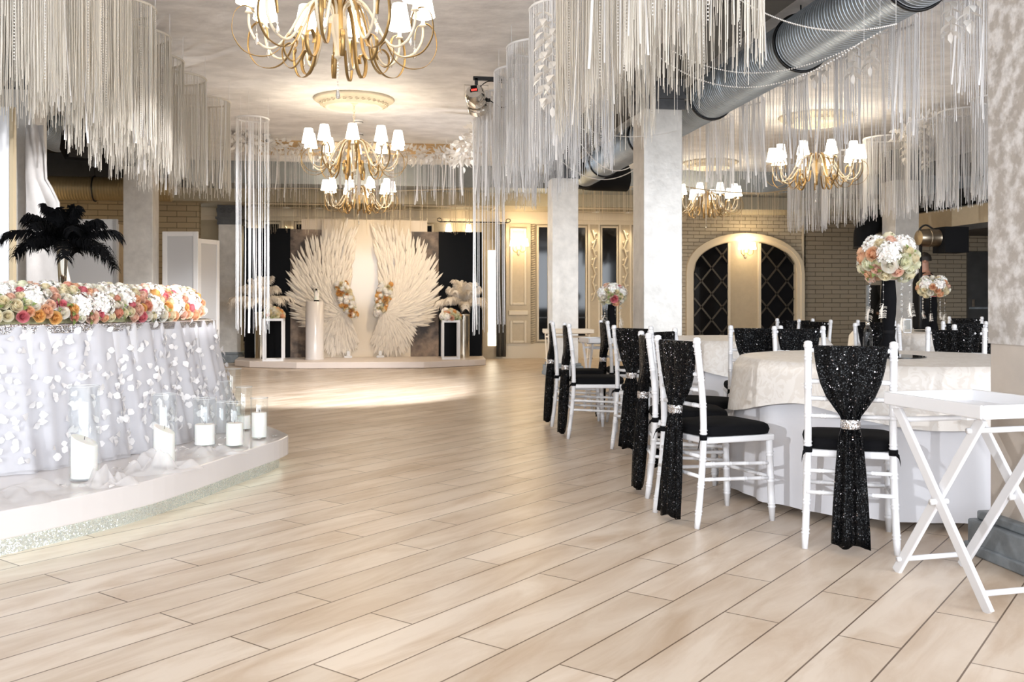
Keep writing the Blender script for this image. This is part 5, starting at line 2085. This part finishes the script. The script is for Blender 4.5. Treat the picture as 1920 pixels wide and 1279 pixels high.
# flowers along the table edge
def edge_arrangement(label, i0, i1, n, seed, hmax=0.16):
    rnd = random.Random(seed)
    path = []
    fr_ = [Vector(cam(*q)) for q in ((-3.3, 4.62), (-2.93, 4.99), (-2.60, 5.40), (-2.45, 5.80), (-2.35, 6.25), (-2.29, 6.62))]
    sp = spline([(p.x, p.y, 0) for p in fr_], 10)
    L = len(sp) - 1
    a, b = i0 * L, i1 * L
    mid = sp[int((a + b) / 2)]
    o = thing('floral_arrangement', label, 'flower arrangement', (mid.x, mid.y, TZ), 0, 'rose and hydrangea garlands on the head table')

    def pos(t):
        f = min(max(t * L, 0), L - 1e-4)
        k = int(f)
        return sp[k].lerp(sp[k + 1], f - k), (sp[k + 1] - sp[k]).normalized()
    foam = MB()
    rows = []
    for i in range(13):
        t = i0 + (i1 - i0) * i / 12
        c, tg = pos(t)
        s_ = Vector((tg.y, -tg.x, 0))
        e = sin(pi * (0.08 + 0.84 * i / 12)) ** 0.4
        rows.append([(c + s_ * 0.085 * e * cos(q) - mid).to_tuple()[:2] + (0.006 + hmax * 0.6 * e * sin(q),) for q in [pi * j / 8 for j in range(9)]])
    foam.grid(rows)
    foam.build('floral_foam', M_foam, o)
    cells = []
    heads = []
    nh = max(4, int((i1 - i0) * 21))
    for i in range(nh):
        t = i0 + (i1 - i0) * (i + 0.5) / nh
        c, tg = pos(t)
        s_ = Vector((tg.y, -tg.x, 0))
        q = (0.55, 1.25, 0.85, 1.7)[i % 4] + rnd.uniform(-0.15, 0.15)
        nrm = s_ * cos(q) + Vector((0, 0, 1)) * sin(q)
        p = c + s_ * 0.12 * cos(q) + Vector((0, 0, hmax * 0.80 * sin(q) + 0.035))
        heads.append((p, 0.075))
        bloom(o, (p.x - mid.x, p.y - mid.y, p.z), nrm, rnd.uniform(0.075, 0.09), 'hyd', rnd=rnd)
    cnt = 0
    tries = 0
    placed = []
    while cnt < n and tries < n * 60:
        tries += 1
        t = rnd.uniform(i0, i1)
        c, tg = pos(t)
        s_ = Vector((tg.y, -tg.x, 0))
        q = rnd.uniform(-0.05, pi * 0.66)
        nrm = (s_ * cos(q) + Vector((0, 0, 1)) * sin(q) + tg * rnd.uniform(-0.3, 0.3)).normalized()
        p = c + s_ * 0.15 * cos(q) + Vector((0, 0, hmax * 1.05 * sin(q) + 0.045))
        r_ = rnd.uniform(0.024, 0.038)
        if any((p - h_).length < (r_ + hr) * 0.78 for h_, hr in heads) or any((p - h_).length < (r_ + hr) * 0.68 for h_, hr in placed):
            continue
        placed.append((p, r_))
        key = None
        bloom(o, (p.x - mid.x, p.y - mid.y, p.z), nrm, r_, key, PAL2, rnd)
        cnt += 1
        if rnd.random() < 0.22:
            part('leaves', LEAFM, o, (p.x - mid.x, p.y - mid.y, p.z - 0.005), nrm.to_track_quat('Z', 'Y'), 0.05)
    return o


edge_arrangement('long rose and hydrangea arrangement at the left edge of the photo, before the feather vase', 0.0, 0.46, 120, 21)
edge_arrangement('rose and hydrangea arrangement right of the feather vase', 0.47, 0.78, 90, 33)
edge_arrangement('rose and hydrangea arrangement at the right end of the head table', 0.78, 1.0, 64, 44)


# ------------------------------------------------------------------ ostrich feathers
def plume(m, base, az, el, L, droop, bw, nb, rnd, bwid=0.007, curl=1.0):
    d = Vector((cos(az) * cos(el), sin(az) * cos(el), sin(el)))
    out = Vector((cos(az), sin(az), 0))
    pts = []
    N = 22
    for i in range(N + 1):
        t = i / N
        p = Vector(base) + d * L * t + Vector((0, 0, -droop * L * t ** 2.4)) + out * (0.10 * L * t * t)
        if t > 0.8:
            p += -out * 0.25 * curl * L * (t - 0.8) ** 2 * 5 + Vector((0, 0, -0.5 * curl * L * (t - 0.8) ** 2 * 5))
        pts.append(p)
    m.tube(pts, [0.003 * (1 - 0.7 * i / N) for i in range(N + 1)], 4)
    for i in range(nb):
        t = 0.08 + 0.92 * (i + rnd.random()) / nb
        f = min(t * N, N - 1e-3)
        k = int(f)
        p = pts[k].lerp(pts[k + 1], f - k)
        tg = (pts[k + 1] - pts[k]).normalized()
        side = tg.cross(Vector((0, 0, 1)))
        if side.length < 1e-3:
            side = Vector((1, 0, 0))
        side.normalize()
        nrm = side.cross(tg)
        prof = (0.35 + 0.65 * sin(pi * min(1, 0.12 + t * 0.75)))
        for s_ in (-1, 1):
            ln = bw * prof * rnd.uniform(0.75, 1.15)
            dr_ = (side * s_ * rnd.uniform(0.7, 1.0) + tg * rnd.uniform(0.35, 0.8) + nrm * rnd.uniform(-0.35, 0.35)).normalized()
            q0 = p
            q1 = p + dr_ * ln * 0.5
            q2 = p + dr_ * ln * 0.85 + Vector((0, 0, -0.22 * ln))
            q3 = p + dr_ * ln * 1.0 + Vector((0, 0, -0.55 * ln)) + tg * 0.1 * ln
            wv = tg * bwid * 0.5
            m.grid([(q0 - wv, q0 + wv), (q1 - wv * 1.2, q1 + wv * 1.2), (q2 - wv * 0.9, q2 + wv * 0.9), (q3 - wv * 0.2, q3 + wv * 0.2)])


def feather_bouquet(label, loc, specs, mat, bw, nb, seed, grp, bwid=0.007, name='feather_bouquet'):
    rnd = random.Random(seed)
    o = thing(name, label, 'feathers', loc, 0, grp)
    for az, el, L, dr_ in specs:
        m = MB()
        plume(m, (0.012 * cos(az), 0.012 * sin(az), 0), az, el, L, dr_, bw, nb, rnd, bwid)
        m.build('feather', mat, o)
    return o


vx, vy = at(117, 5.95)
va = thing('trumpet_vase', 'slender silver trumpet vase among the head table flowers', 'vase', (vx, vy, TZ))
MB().lathe([(0.055, 0), (0.058, 0.006), (0.045, 0.015), (0.02, 0.035), (0.012, 0.06), (0.018, 0.075), (0.012, 0.09), (0.012, 0.11), (0.020, 0.135), (0.021, 0.155), (0.012, 0.175), (0.011, 0.195), (0.016, 0.205), (0.010, 0.215),
            (0.016, 0.232), (0.023, 0.25), (0.026, 0.30), (0.030, 0.38), (0.036, 0.47), (0.045, 0.525), (0.049, 0.535), (0.046, 0.533), (0.034, 0.47), (0.001, 0.40)], 28, caps=False).build('vase_body', M_mirror_gold, va)
MB().lathe([(0.017, 0.068), (0.0215, 0.073), (0.0215, 0.08), (0.017, 0.085)], 28, caps=False).build('stem_ring', M_mirror_gold, va)
sp = []
r8 = random.Random(2)
for k in range(9):
    sp.append((2 * pi * k / 9 + 0.15, r8.uniform(0.05, 0.5), r8.uniform(0.24, 0.36), r8.uniform(0.25, 0.5)))
for k in range(8):
    sp.append((2 * pi * k / 8 + 0.5, r8.uniform(0.55, 1.05), r8.uniform(0.26, 0.36), r8.uniform(0.15, 0.4)))
for k in range(5):
    sp.append((2 * pi * k / 5 + 0.9, r8.uniform(1.0, 1.4), r8.uniform(0.26, 0.32), 0.18))
feather_bouquet('bunch of black ostrich feathers in the silver trumpet vase', (vx, vy, TZ + 0.50), sp, M_feather_b, 0.085, 120, 3, None, 0.007)

# ------------------------------------------------------------------ stage and backdrop
SY = 17.15                     # plane of the backdrop
SH = 0.11


def sx(px):
    return on_wall(px, SY)[0]


def sz(px, py):
    return zat(py, on_wall(px, SY)[1])


def stage_pt(px, py):
    return on_floor(px, py)


st = []
for px, py in ((440, 687), (468, 689.5), (556, 692), (795, 691), (890, 686.5), (911, 685)):
    st.append(on_floor(px, py))
poly = st + [(sx(909), 17.62), (sx(440), 17.62)]
so = thing('stage', 'low stage covered in pale cloth under the feather wing backdrop', 'stage', (0, 0, 0))
MB().prism(poly, 0.004, SH).build('stage_deck', M_stagecloth, so, smooth=False, bevel=0.012)


def panel(name, label, x0, x1, z0, z1, y, t, mat, cat='backdrop panel', grp=None):
    o = MB().span(x0, x1, y, y + t, z0, z1).build(name, mat, smooth=False, bevel=0.004)
    return tag(o, label, cat, grp)


panel('backdrop_panel', 'tall black panel at the left of the stage backdrop', sx(457), sx(543.5), SH, sz(500, 427), SY + 0.10, 0.04, M_backpanel)
panel('backdrop_panel', 'tall black panel at the right of the stage backdrop', sx(823), sx(905), SH, sz(860, 434), SY + 0.10, 0.04, M_backpanel)
panel('backdrop_panel', 'cloudy brown panel left of the white wings', sx(543.5), sx(612), SH, sz(570, 429.5), SY + 0.08, 0.04, M_rock)
panel('backdrop_panel', 'cloudy brown panel right of the white wings', sx(764), sx(823), SH, sz(800, 434), SY + 0.08, 0.04, M_rock)
panel('backdrop_board', 'long cream board across the top behind the wings', sx(564), sx(802), sz(680, 436), sz(680, 411), SY + 0.14, 0.03, M_cream_bar, 'backdrop board')
panel('backdrop_panel', 'glossy cream panel behind the feather wings', sx(603), sx(770), SH, sz(680, 411.5), SY + 0.03, 0.03, M_gloss_cream)


def wing(label, side):
    """side -1: wing spreading to the left"""
    rnd = random.Random(17 + side)
    ox, oz = (sx(652), sz(652, 580)) if side < 0 else (sx(716), sz(716, 580))
    o = thing('feather_wing', label, 'feather wings', (ox, SY, oz), 0, 'pair of white feather wings')
    tab = [(82, 1.62), (95, 1.60), (110, 1.52), (125, 1.42), (140, 1.33), (155, 1.20), (170, 1.07), (182, 1.02), (192, 1.0), (200, 0.88), (207, 0.70), (218, 0.78), (232, 0.86), (248, 0.90), (262, 0.88), (276, 0.84), (290, 0.70)]

    def R(a):
        for (a0, r0), (a1, r1) in zip(tab, tab[1:]):
            if a0 <= a <= a1:
                return r0 + (r1 - r0) * (a - a0) / (a1 - a0)
        return 0.7
    m = MB()
    layers = 9
    for li in range(layers):
        f = 1.0 - li / layers * 0.86
        n = int(175 * (0.40 + 0.60 * f))
        for k in range(n):
            a = 82 + (290 - 82) * (k + rnd.uniform(0.1, 0.9)) / n
            rr = R(a) * f * rnd.uniform(0.84, 1.03)
            L = rnd.uniform(0.22, 0.34) * (0.7 + 0.3 * f)
            q = radians(a)
            # feathers sweep outwards and a little up (upper part) or down (lower part)
            bend = radians(-16 if a < 200 else 10)
            d = Vector((cos(q + bend) * (1 if side < 0 else -1), 0, sin(q + bend)))
            tip = Vector((cos(q) * rr * (1 if side < 0 else -1), 0, sin(q) * rr))
            b = tip - d * L
            yy = -0.012 - 0.016 * li - rnd.uniform(0, 0.03)
            sdv = Vector((-d.z, 0, d.x))
            rows = []
            wd = rnd.uniform(0.015, 0.025)
            for t, ww, lift in ((0, 0.3, 0), (0.25, 0.9, 0.012), (0.55, 1.0, 0.02), (0.8, 0.7, 0.012), (1.0, 0.04, 0)):
                c = b + d * L * t + Vector((0, yy - lift, 0))
                rows.append((c - sdv * wd * ww + Vector((0, 0.008, 0)), c, c + sdv * wd * ww + Vector((0, 0.008, 0))))
            m.grid(rows)
    m.build('plumage', M_feather_w, o)
    return o, ox, oz


wing('white feather wing spreading to the left on the backdrop', -1)
wing('white feather wing spreading to the right on the backdrop', 1)


def wall_spray(label, pts, seed):
    rnd = random.Random(seed)
    x0, z0 = sx(pts[1][0]), sz(*pts[1])
    o = thing('flower_spray', label, 'flower arrangement', (x0, SY - 0.16, z0), 0, 'yellow flower sprays on the wings')
    P3 = spline([(sx(px) - x0, 0, sz(px, py) - z0) for px, py in pts], 8)
    MB().tube(P3, 0.035, 8).build('floral_foam', M_hydg, o)
    for i in range(74):
        t = rnd.random()
        c = P3[int(t * (len(P3) - 1))]
        a = rnd.uniform(-1.9, 1.9)
        wv = 0.10 * (0.5 + 0.5 * sin(pi * min(1, t * 0.8 + 0.15)))
        nrm = Vector((sin(a), -cos(a) - 0.3, rnd.uniform(-0.5, 0.5))).normalized()
        p = c + Vector((sin(a) * wv, -abs(cos(a)) * 0.06 - 0.02, rnd.uniform(-0.06, 0.06)))
        key = rnd.choice(['amber', 'amber', 'cream', 'cream', 'hyd', 'hyd', 'hyd'])
        bloom(o, p, nrm, rnd.uniform(0.030, 0.058), key, rnd=rnd)


wall_spray('yellow flower spray at the root of the left wing', [(640, 535), (648, 560), (662, 590)], 5)
wall_spray('yellow flower spray at the root of the right wing', [(724, 537), (718, 562), (711, 588)], 6)


def lathe_thing(name, label, cat, x, y, z, prof, mat, pname, grp=None, n=32):
    o = thing(name, label, cat, (x, y, z), 0, grp)
    MB().lathe(prof, n, caps=False).build(pname, mat, o, auto=40)
    return o


# white cylinder pedestal with the wrapped candle
px_, py_ = sx(590), SY - 0.55
Zc = on_wall(590, py_)[1]
s_ = F / Zc
pr = 17 / s_
ph_ = zat(565, Zc) - SH
px_ = on_wall(590, py_)[0]
pd = lathe_thing('pedestal', 'white cylinder pedestal in front of the left wing', 'pedestal', px_, py_, SH, [(0.001, 0), (pr, 0), (pr, ph_ - 0.01), (pr - 0.008, ph_), (0.001, ph_)], M_plat, 'column_shell')
MB().lathe([(pr, 0.0), (pr + 0.006, 0.003), (pr + 0.006, 0.02), (pr, 0.025)], 32, caps=False).build('base_ring', M_plat, pd)
cn = thing('wrapped_candle', 'white wrapped candle with a black bow on the pedestal', 'candle', (px_ + 0.03, py_, SH + ph_))
MB().lathe([(0.001, 0), (0.042, 0), (0.042, 0.185), (0.036, 0.19), (0.001, 0.19)], 20, caps=False).build('candle_body', M_wax, cn, auto=40)
MB().lathe([(0.0425, 0.0), (0.044, 0.001), (0.044, 0.02), (0.0425, 0.021)], 20, caps=False).build('black_band', M_blackmatte, cn)
bw_ = MB()
for q in (-1, 1):
    bw_.ribbon([(0, -0.045, 0.20), (0.03 * q, -0.055, 0.235), (0.05 * q, -0.05, 0.215), (0.03 * q, -0.05, 0.19), (0, -0.045, 0.20)], (0, 1, 0), 0.02)
    bw_.ribbon([(0, -0.045, 0.20), (0.03 * q, -0.05, 0.165), (0.035 * q, -0.05, 0.14)], (0, 1, 0), 0.018)
bw_.ball((0, -0.045, 0.20), 0.018, 8, 6)
bw_.build('bow', M_blackmatte, cn)
MB().tube([(-0.005, 0, 0.19), (-0.008, 0, 0.33)], 0.006, 6).build('taper', M_wax, cn)


def steel_cylinder(label, px, py_top, y, wpx):
    x, Z = on_wall(px, y)
    r = wpx / 2 / F * Z
    h = zat(py_top, Z) - SH
    o = thing('cylinder_stand', label, 'pedestal', (x, y, SH), 0, 'polished steel cylinder stands')
    MB().lathe([(0.001, 0), (r, 0), (r, h - 0.006), (r - 0.006, h), (0.001, h)], 40, caps=False).build('cylinder', M_mirror_gold, o, auto=40)
    MB().lathe([(r, h - 0.03), (r + 0.003, h - 0.027), (r + 0.003, h - 0.003), (r, h)], 40, caps=False).build('rim', M_chrome, o)
    return x, SH + h


def frame_stand(label, px0, px1, py_top, y):
    x0, Z = on_wall(px0, y)
    x1 = on_wall(px1, y)[0]
    h = zat(py_top, Z) - SH
    w_ = x1 - x0
    o = thing('frame_stand', label, 'flower stand', ((x0 + x1) / 2, y, SH), 0, 'white open frame stands')
    t = 0.032
    hw = w_ / 2
    for q in (-1, 1):
        for e in (-1, 1):
            MB().box(q * (hw - t / 2), e * (hw - t / 2), h / 2, t, t, h).build('leg', M_white, o, smooth=False)
    for e in (-1, 1):
        for z in (t / 2, h - t / 2):
            MB().box(0, e * (hw - t / 2), z, w_ - 2 * t, t, t).build('rail', M_white, o, smooth=False)
            MB().box(e * (hw - t / 2), 0, z, t, w_ - 2 * t, t).build('rail', M_white, o, smooth=False)
    MB().box(0, 0, h + 0.004, w_, w_, 0.008).build('top_plate', M_white, o, smooth=False)
    return (x0 + x1) / 2, SH + h + 0.008


def low_dome(label, x, y, z, rx, h, seed):
    rnd = random.Random(seed)
    o = thing('flower_dome', label, 'flower arrangement', (x, y, z), 0, 'rose domes on the frame stands')
    MB().lathe([(rx * 0.8, 0.002), (rx * 0.85, h * 0.3), (rx * 0.6, h * 0.65), (0.001, h * 0.75)], 20, caps=True).build('floral_foam', M_foam, o)
    n = 46
    for i in range(n):
        q = (i + 0.5) / n
        el = math.asin(min(1, q))
        a = i * 2.39996
        nrm = Vector((cos(a) * cos(el), sin(a) * cos(el), sin(el)))
        key = rnd.choice(['cream', 'cream', 'cream', 'peach', 'peach', 'amber', 'blush', 'green', 'white'])
        big = rnd.random() < 0.12
        bloom(o, (nrm.x * rx * 0.86, nrm.y * rx * 0.86, 0.03 + nrm.z * h * 0.72), nrm, 0.07 if big else rnd.uniform(0.032, 0.045), 'hyd' if big else key, rnd=rnd)
    for i in range(10):
        a = rnd.uniform(0, 6.28)
        part('leaves', LEAFM, o, (rx * 0.85 * cos(a), rx * 0.85 * sin(a), 0.03), Vector((cos(a), sin(a), 0.4)).to_track_quat('Z', 'Y'), 0.06)


def black_urn(label, x, y, z):
    o = thing('feather_vase', label, 'vase', (x, y, z), 0, 'black feather vases')
    MB().lathe([(0.07, 0), (0.07, 0.01), (0.025, 0.03), (0.02, 0.05), (0.05, 0.08), (0.075, 0.12), (0.07, 0.155), (0.05, 0.175), (0.055, 0.185), (0.05, 0.18), (0.001, 0.15)], 20, caps=False).build('vase_body', M_blackgloss, o)
    MB().lathe([(0.052, 0.176), (0.062, 0.182), (0.062, 0.192), (0.052, 0.198)], 20, caps=False).build('rim', M_blackmatte, o)


for side, cyl, fr2, top_c, top_f in ((0, (489, 22), (494, 533), 585, 598), (1, (869, 23), (828, 861), 589, 601)):
    nm = 'left' if side == 0 else 'right'
    x, z = steel_cylinder('polished steel cylinder stand at the %s end of the stage' % nm, cyl[0], top_c, SY - 0.30, cyl[1])
    black_urn('black feather vase on the %s steel cylinder' % nm, x, SY - 0.30, z)
    rr = random.Random(side + 40)
    sp = []
    for k in range(9):
        sp.append((2 * pi * k / 9 + 0.2 + side, rr.uniform(0.25, 0.65), rr.uniform(0.44, 0.58), rr.uniform(0.3, 0.5)))
    for k in range(7):
        sp.append((2 * pi * k / 7 + 0.6, rr.uniform(0.85, 1.1), rr.uniform(0.46, 0.56), 0.28))
    for k in range(4):
        sp.append((2 * pi * k / 4 + 0.3, rr.uniform(1.2, 1.4), rr.uniform(0.50, 0.60), 0.12))
    feather_bouquet('bunch of cream ostrich feathers at the %s end of the stage' % nm, (x, SY - 0.30, z + 0.17), sp, M_feather_w, 0.13, 110, 50 + side, 'cream ostrich feather bunches', 0.011)
    fx2, fz2 = frame_stand('white open frame stand at the %s end of the stage' % nm, fr2[0], fr2[1], top_f, SY - 0.75)
    low_dome('rose dome on the %s white frame stand' % nm, fx2, SY - 0.75, fz2, 0.185, 0.19, 60 + side)

# small cut-out feet that hold the centre panel
for px, lab in ((653, 'left'), (713, 'right')):
    x = on_wall(px, SY - 0.1)[0]
    o = thing('panel_foot', 'small white foot under the %s half of the feather panel' % lab, 'panel foot', (x, SY - 0.06, SH), 0, 'feet of the centre panel')
    MB().prism([(-0.07, -0.10), (0.07, -0.10), (0.05, 0.05), (-0.05, 0.05)], 0, 0.035).build('foot_plate', M_white, o, smooth=False, bevel=0.006)
    MB().box(0, 0, 0.07, 0.05, 0.03, 0.09).build('upright', M_white, o, smooth=False)

# ------------------------------------------------------------------ left side: boards, cloth and screens
x1_, y1_ = at(18, 7.35)
gbz = zat(200, 7.35)
o = thing('glossy_board', 'glossy white standing board with gold edge at the left edge of the photo', 'board', (x1_, y1_, 0), -TH)
MB().span(-1.3, 0, 0, 0.04, 0, gbz).build('board', M_gloss_white, o, smooth=False)
MB().span(0, 0.03, -0.005, 0.045, 0, gbz - 0.0).build('edge_strip', M_goldtrim, o, smooth=False)
MB().span(-1.1, -0.2, 0.04, 0.5, 0, 0.06).build('foot', M_white_soft, o, smooth=False)

rnd = random.Random(77)
Zd = 8.40
edge = [(235, 77), (260, 82), (290, 87), (335, 88), (352, 98), (380, 112), (430, 116), (480, 128), (560, 140), (640, 150), (740, 160)]
rows = []
xl, yl = at(50, Zd)
for py, pxr in edge:
    row = []
    for j in range(25):
        u = j / 24
        px = 50 + (pxr - 50) * u
        x, y = at(px, Zd)
        row.append((x - xl, y - yl + u * (0.05 * sin(5 * u + py * 0.013) + 0.03 * sin(13 * u - py * 0.03)), max(0.01, zat(py, Zd))))
    rows.append(row)
m = MB()
m.grid(rows)
ob = m.build('cloth_hanging', M_fabricwall)
ob.location = (xl, yl, 0)
sd = ob.modifiers.new('thickness', 'SOLIDIFY')
sd.thickness = 0.02
tag(ob, 'crumpled white cloth hanging behind the black feathers', 'cloth hanging')


def screen(label, px0, px1, py_top, Z, frame=True, skew=0.0, mat=None):
    a = Vector((*at(px0, Z), 0))
    b = Vector((*at(px1, Z + skew), 0))
    h = zat(py_top, Z)
    o = thing('folding_screen', label, 'screen panel', a, math.atan2(b.y - a.y, b.x - a.x), 'white standing screen panels')
    L = (b - a).length
    t = 0.07
    if frame:
        f_ = MB()
        f_.span(0, t, 0, 0.04, 0, h).span(L - t, L, 0, 0.04, 0, h).span(t, L - t, 0, 0.04, h - t, h).span(t, L - t, 0, 0.04, 0, t)
        f_.build('frame', M_screen, o, smooth=False, bevel=0.006)
        MB().span(t, L - t, 0.014, 0.026, t, h - t).build('infill', M_screen_in, o, smooth=False)
    else:
        MB().span(0, L, 0, 0.04, 0, h).build('leaf_board', mat or M_gloss_white, o, smooth=False)
        MB().span(L - 0.05, L, -0.01, 0.05, 0, h).build('edge_post', M_screen_in, o, smooth=False)
        MB().span(0, 0.05, -0.01, 0.0, 0, h).build('edge_strip', M_screen, o, smooth=False)
    return o


screen('white framed screen panel with grey infill right of the left column', 304, 371, 434, 13.6)
screen('lower screen panel in tan light, behind the framed grey one', 372, 412, 447, 14.0, True, 0.5)
screen('glossy white screen panel behind the black feathers, left of the column', 100, 219, 411, 12.9, False)
screen('narrow tan lit panel edge between the glossy screen and the column', 219, 238, 420, 14.4, False, 0.3, M_tan_plain)  # the tan light on this panel is put into its paint colour
screen('plain white screen panel further left behind the crumpled cloth', 40, 143, 412, 13.2, False)

# ------------------------------------------------------------------ far right: stage lamp on its stand, wall mirror post, person
lx, ly = at(1726, 12.6)
o = thing('stage_lamp', 'black floor stand with a steel stage lamp on top, behind the flower balls', 'stage lamp', (lx, ly, 0))
hz_ = zat(440, 12.6)
MB().tube([(0, 0, 0.02), (0, 0, hz_)], 0.022, 10).build('pole', M_black, o)
for k in range(3):
    a = 2 * pi * k / 3
    MB().tube([(0, 0, 0.35), (0.4 * cos(a), 0.4 * sin(a), 0.0)], 0.012, 6).build('leg', M_black, o)
m = MB()
LZ = zat(446, 12.6)
m.lathe([(0.001, -0.16), (0.10, -0.15), (0.115, -0.10), (0.115, -0.02), (0.122, -0.015), (0.122, 0.0), (0.115, 0.005), (0.115, 0.10), (0.12, 0.12)], 24, (0.12, 0, LZ), axis='x', caps=False)
m.build('can', pm('bronze_steel', (0.30, 0.25, 0.19), 0.3, metal=1.0), o, auto=40)
MB().box(0.42, -0.02, LZ - 0.03, 0.34, 0.28, 0.34).build('barn_door_hood', M_blackmatte, o, smooth=False)
MB().tube(spline([(0.0, 0, LZ - 0.02), (-0.02, 0, LZ + 0.1), (0.07, 0, LZ + 0.17), (0.18, 0, LZ + 0.12)], 5), 0.012, 6).build('yoke', M_black, o)

# far dark pillar edge with mirror left of the large stand
mx_, my_ = at(1634, 13.9)
o = thing('mirror_post', 'narrow mirrored post beside the large flower stand', 'mirror', (mx_, my_, 0), -TH)
MB().span(-0.04, 0.13, 0, 0.05, 0, zat(535, 13.9)).build('mirror', M_mirror_gold, o, smooth=False)
MB().span(-0.06, -0.04, -0.01, 0.06, 0, zat(535, 13.9)).build('edge_strip', M_plinth, o, smooth=False)

# speaker-like round horn seen above the large flower ball
hx, hy = at(1632, 15.2)
o = thing('duct_elbow', 'dark rounded duct elbow above the large flower ball', 'air duct', (hx, hy, zat(430, 15.2)))
MB().tube(spline([(0.5, 0.2, 0.14), (0.15, 0.1, 0.12), (-0.08, 0, -0.02), (-0.10, 0, -0.30)], 8), 0.17, 20).build('elbow_pipe', M_blackmatte, o)
MB().tube([(-0.10, 0, -0.28), (-0.10, 0, -0.31)], 0.18, 20).build('collar', M_black, o)


# person in dark clothes, mostly hidden behind the flower balls
def person(x, y, rz):
    me = bpy.data.meshes.new('person')
    J = [(0, 0, 0.95), (0, 0.01, 1.18), (0, 0.01, 1.42), (0, 0.0, 1.52), (0, -0.02, 1.60), (0, -0.02, 1.70),
         (0.19, 0.01, 1.42), (0.25, 0.02, 1.14), (0.24, -0.08, 0.90), (-0.19, 0.01, 1.42), (-0.25, 0.02, 1.14), (-0.24, -0.08, 0.90),
         (0.10, 0, 0.90), (0.11, -0.02, 0.50), (0.11, 0.02, 0.08), (0.11, -0.14, 0.03),
         (-0.10, 0, 0.90), (-0.11, -0.02, 0.50), (-0.11, 0.02, 0.08), (-0.11, -0.14, 0.03)]
    E = [(0, 1), (1, 2), (2, 3), (3, 4), (4, 5), (2, 6), (6, 7), (7, 8), (2, 9), (9, 10), (10, 11), (0, 12), (12, 13), (13, 14), (14, 15), (0, 16), (16, 17), (17, 18), (18, 19)]
    Rr = [0.15, 0.145, 0.13, 0.058, 0.085, 0.075, 0.07, 0.05, 0.035, 0.07, 0.05, 0.035, 0.095, 0.065, 0.042, 0.035, 0.095, 0.065, 0.042, 0.035]
    me.from_pydata(J, E, [])
    o = bpy.data.objects.new('person', me)
    C.objects.link(o)
    bm = bmesh.new()
    bm.from_mesh(me)
    ly_ = bm.verts.layers.skin.verify()
    bm.verts.ensure_lookup_table()
    for i, v_ in enumerate(bm.verts):
        v_[ly_].radius = (Rr[i], Rr[i] * (0.75 if i in (0, 1, 2) else 1))
        v_[ly_].use_root = i == 0
    bm.to_mesh(me)
    bm.free()
    o.modifiers.new('skin', 'SKIN').use_smooth_shade = True
    sb = o.modifiers.new('sub', 'SUBSURF')
    sb.levels = sb.render_levels = 2
    me.materials.append(M_skin)
    o.location = (x, y, 0)
    o.rotation_euler = (0, 0, rz)
    tag(o, 'person in black clothes standing behind the two flower balls', 'person')
    # clothing: jacket and trousers as loose shells
    j = MB()
    rows = []
    for z, a_, b_ in ((0.74, 0.20, 0.15), (0.95, 0.205, 0.155), (1.18, 0.19, 0.15), (1.36, 0.23, 0.15), (1.44, 0.20, 0.13), (1.50, 0.09, 0.08)):
        rows.append([(a_ * cos(2 * pi * k / 20), 0.005 + b_ * sin(2 * pi * k / 20), z) for k in range(20)])
    j.grid(rows, True)
    for q in (1, -1):
        j.tube([(0.17 * q, 0.01, 1.43), (0.22 * q, 0.015, 1.32), (0.26 * q, 0.02, 1.14), (0.245 * q, -0.075, 0.93)], [0.085, 0.085, 0.068, 0.055], 12)
    j.build('jacket', M_blackmatte, o)
    tr = MB()
    for q in (1, -1):
        tr.tube([(0.10 * q, 0, 0.93), (0.11 * q, -0.02, 0.50), (0.11 * q, 0.02, 0.07)], [0.12, 0.085, 0.07], 12)
    tr.build('trousers', M_blackmatte, o)
    h = MB()
    rows = []
    for t, rr in ((0.0, 1.0), (0.35, 1.0), (0.65, 0.85), (0.9, 0.45), (1.0, 0.02)):
        rows.append([(0.088 * rr * cos(2 * pi * k / 16), -0.005 + 0.10 * rr * sin(2 * pi * k / 16), 1.66 + 0.125 * t) for k in range(16)])
    h.grid(rows, True)
    h.build('hair', M_hair, o)
    f_ = MB()
    for q in (1, -1):
        f_.ball((0.03 * q, -0.098, 1.655), 0.010, 8, 6)
    f_.build('eyes', M_white_soft, o)
    f_ = MB()
    f_.lathe([(0.001, 0.03), (0.010, 0.0), (0.014, -0.02), (0.001, -0.028)], 8, (0, -0.105, 1.635), caps=False)
    f_.box(0, -0.095, 1.585, 0.04, 0.012, 0.008)
    for q in (1, -1):
        f_.ball((0.083 * q, -0.01, 1.65), 0.022, 8, 6)
    f_.build('face_features', M_skin, o)
    return o


person(*at(1733, 13.0), -1.9)
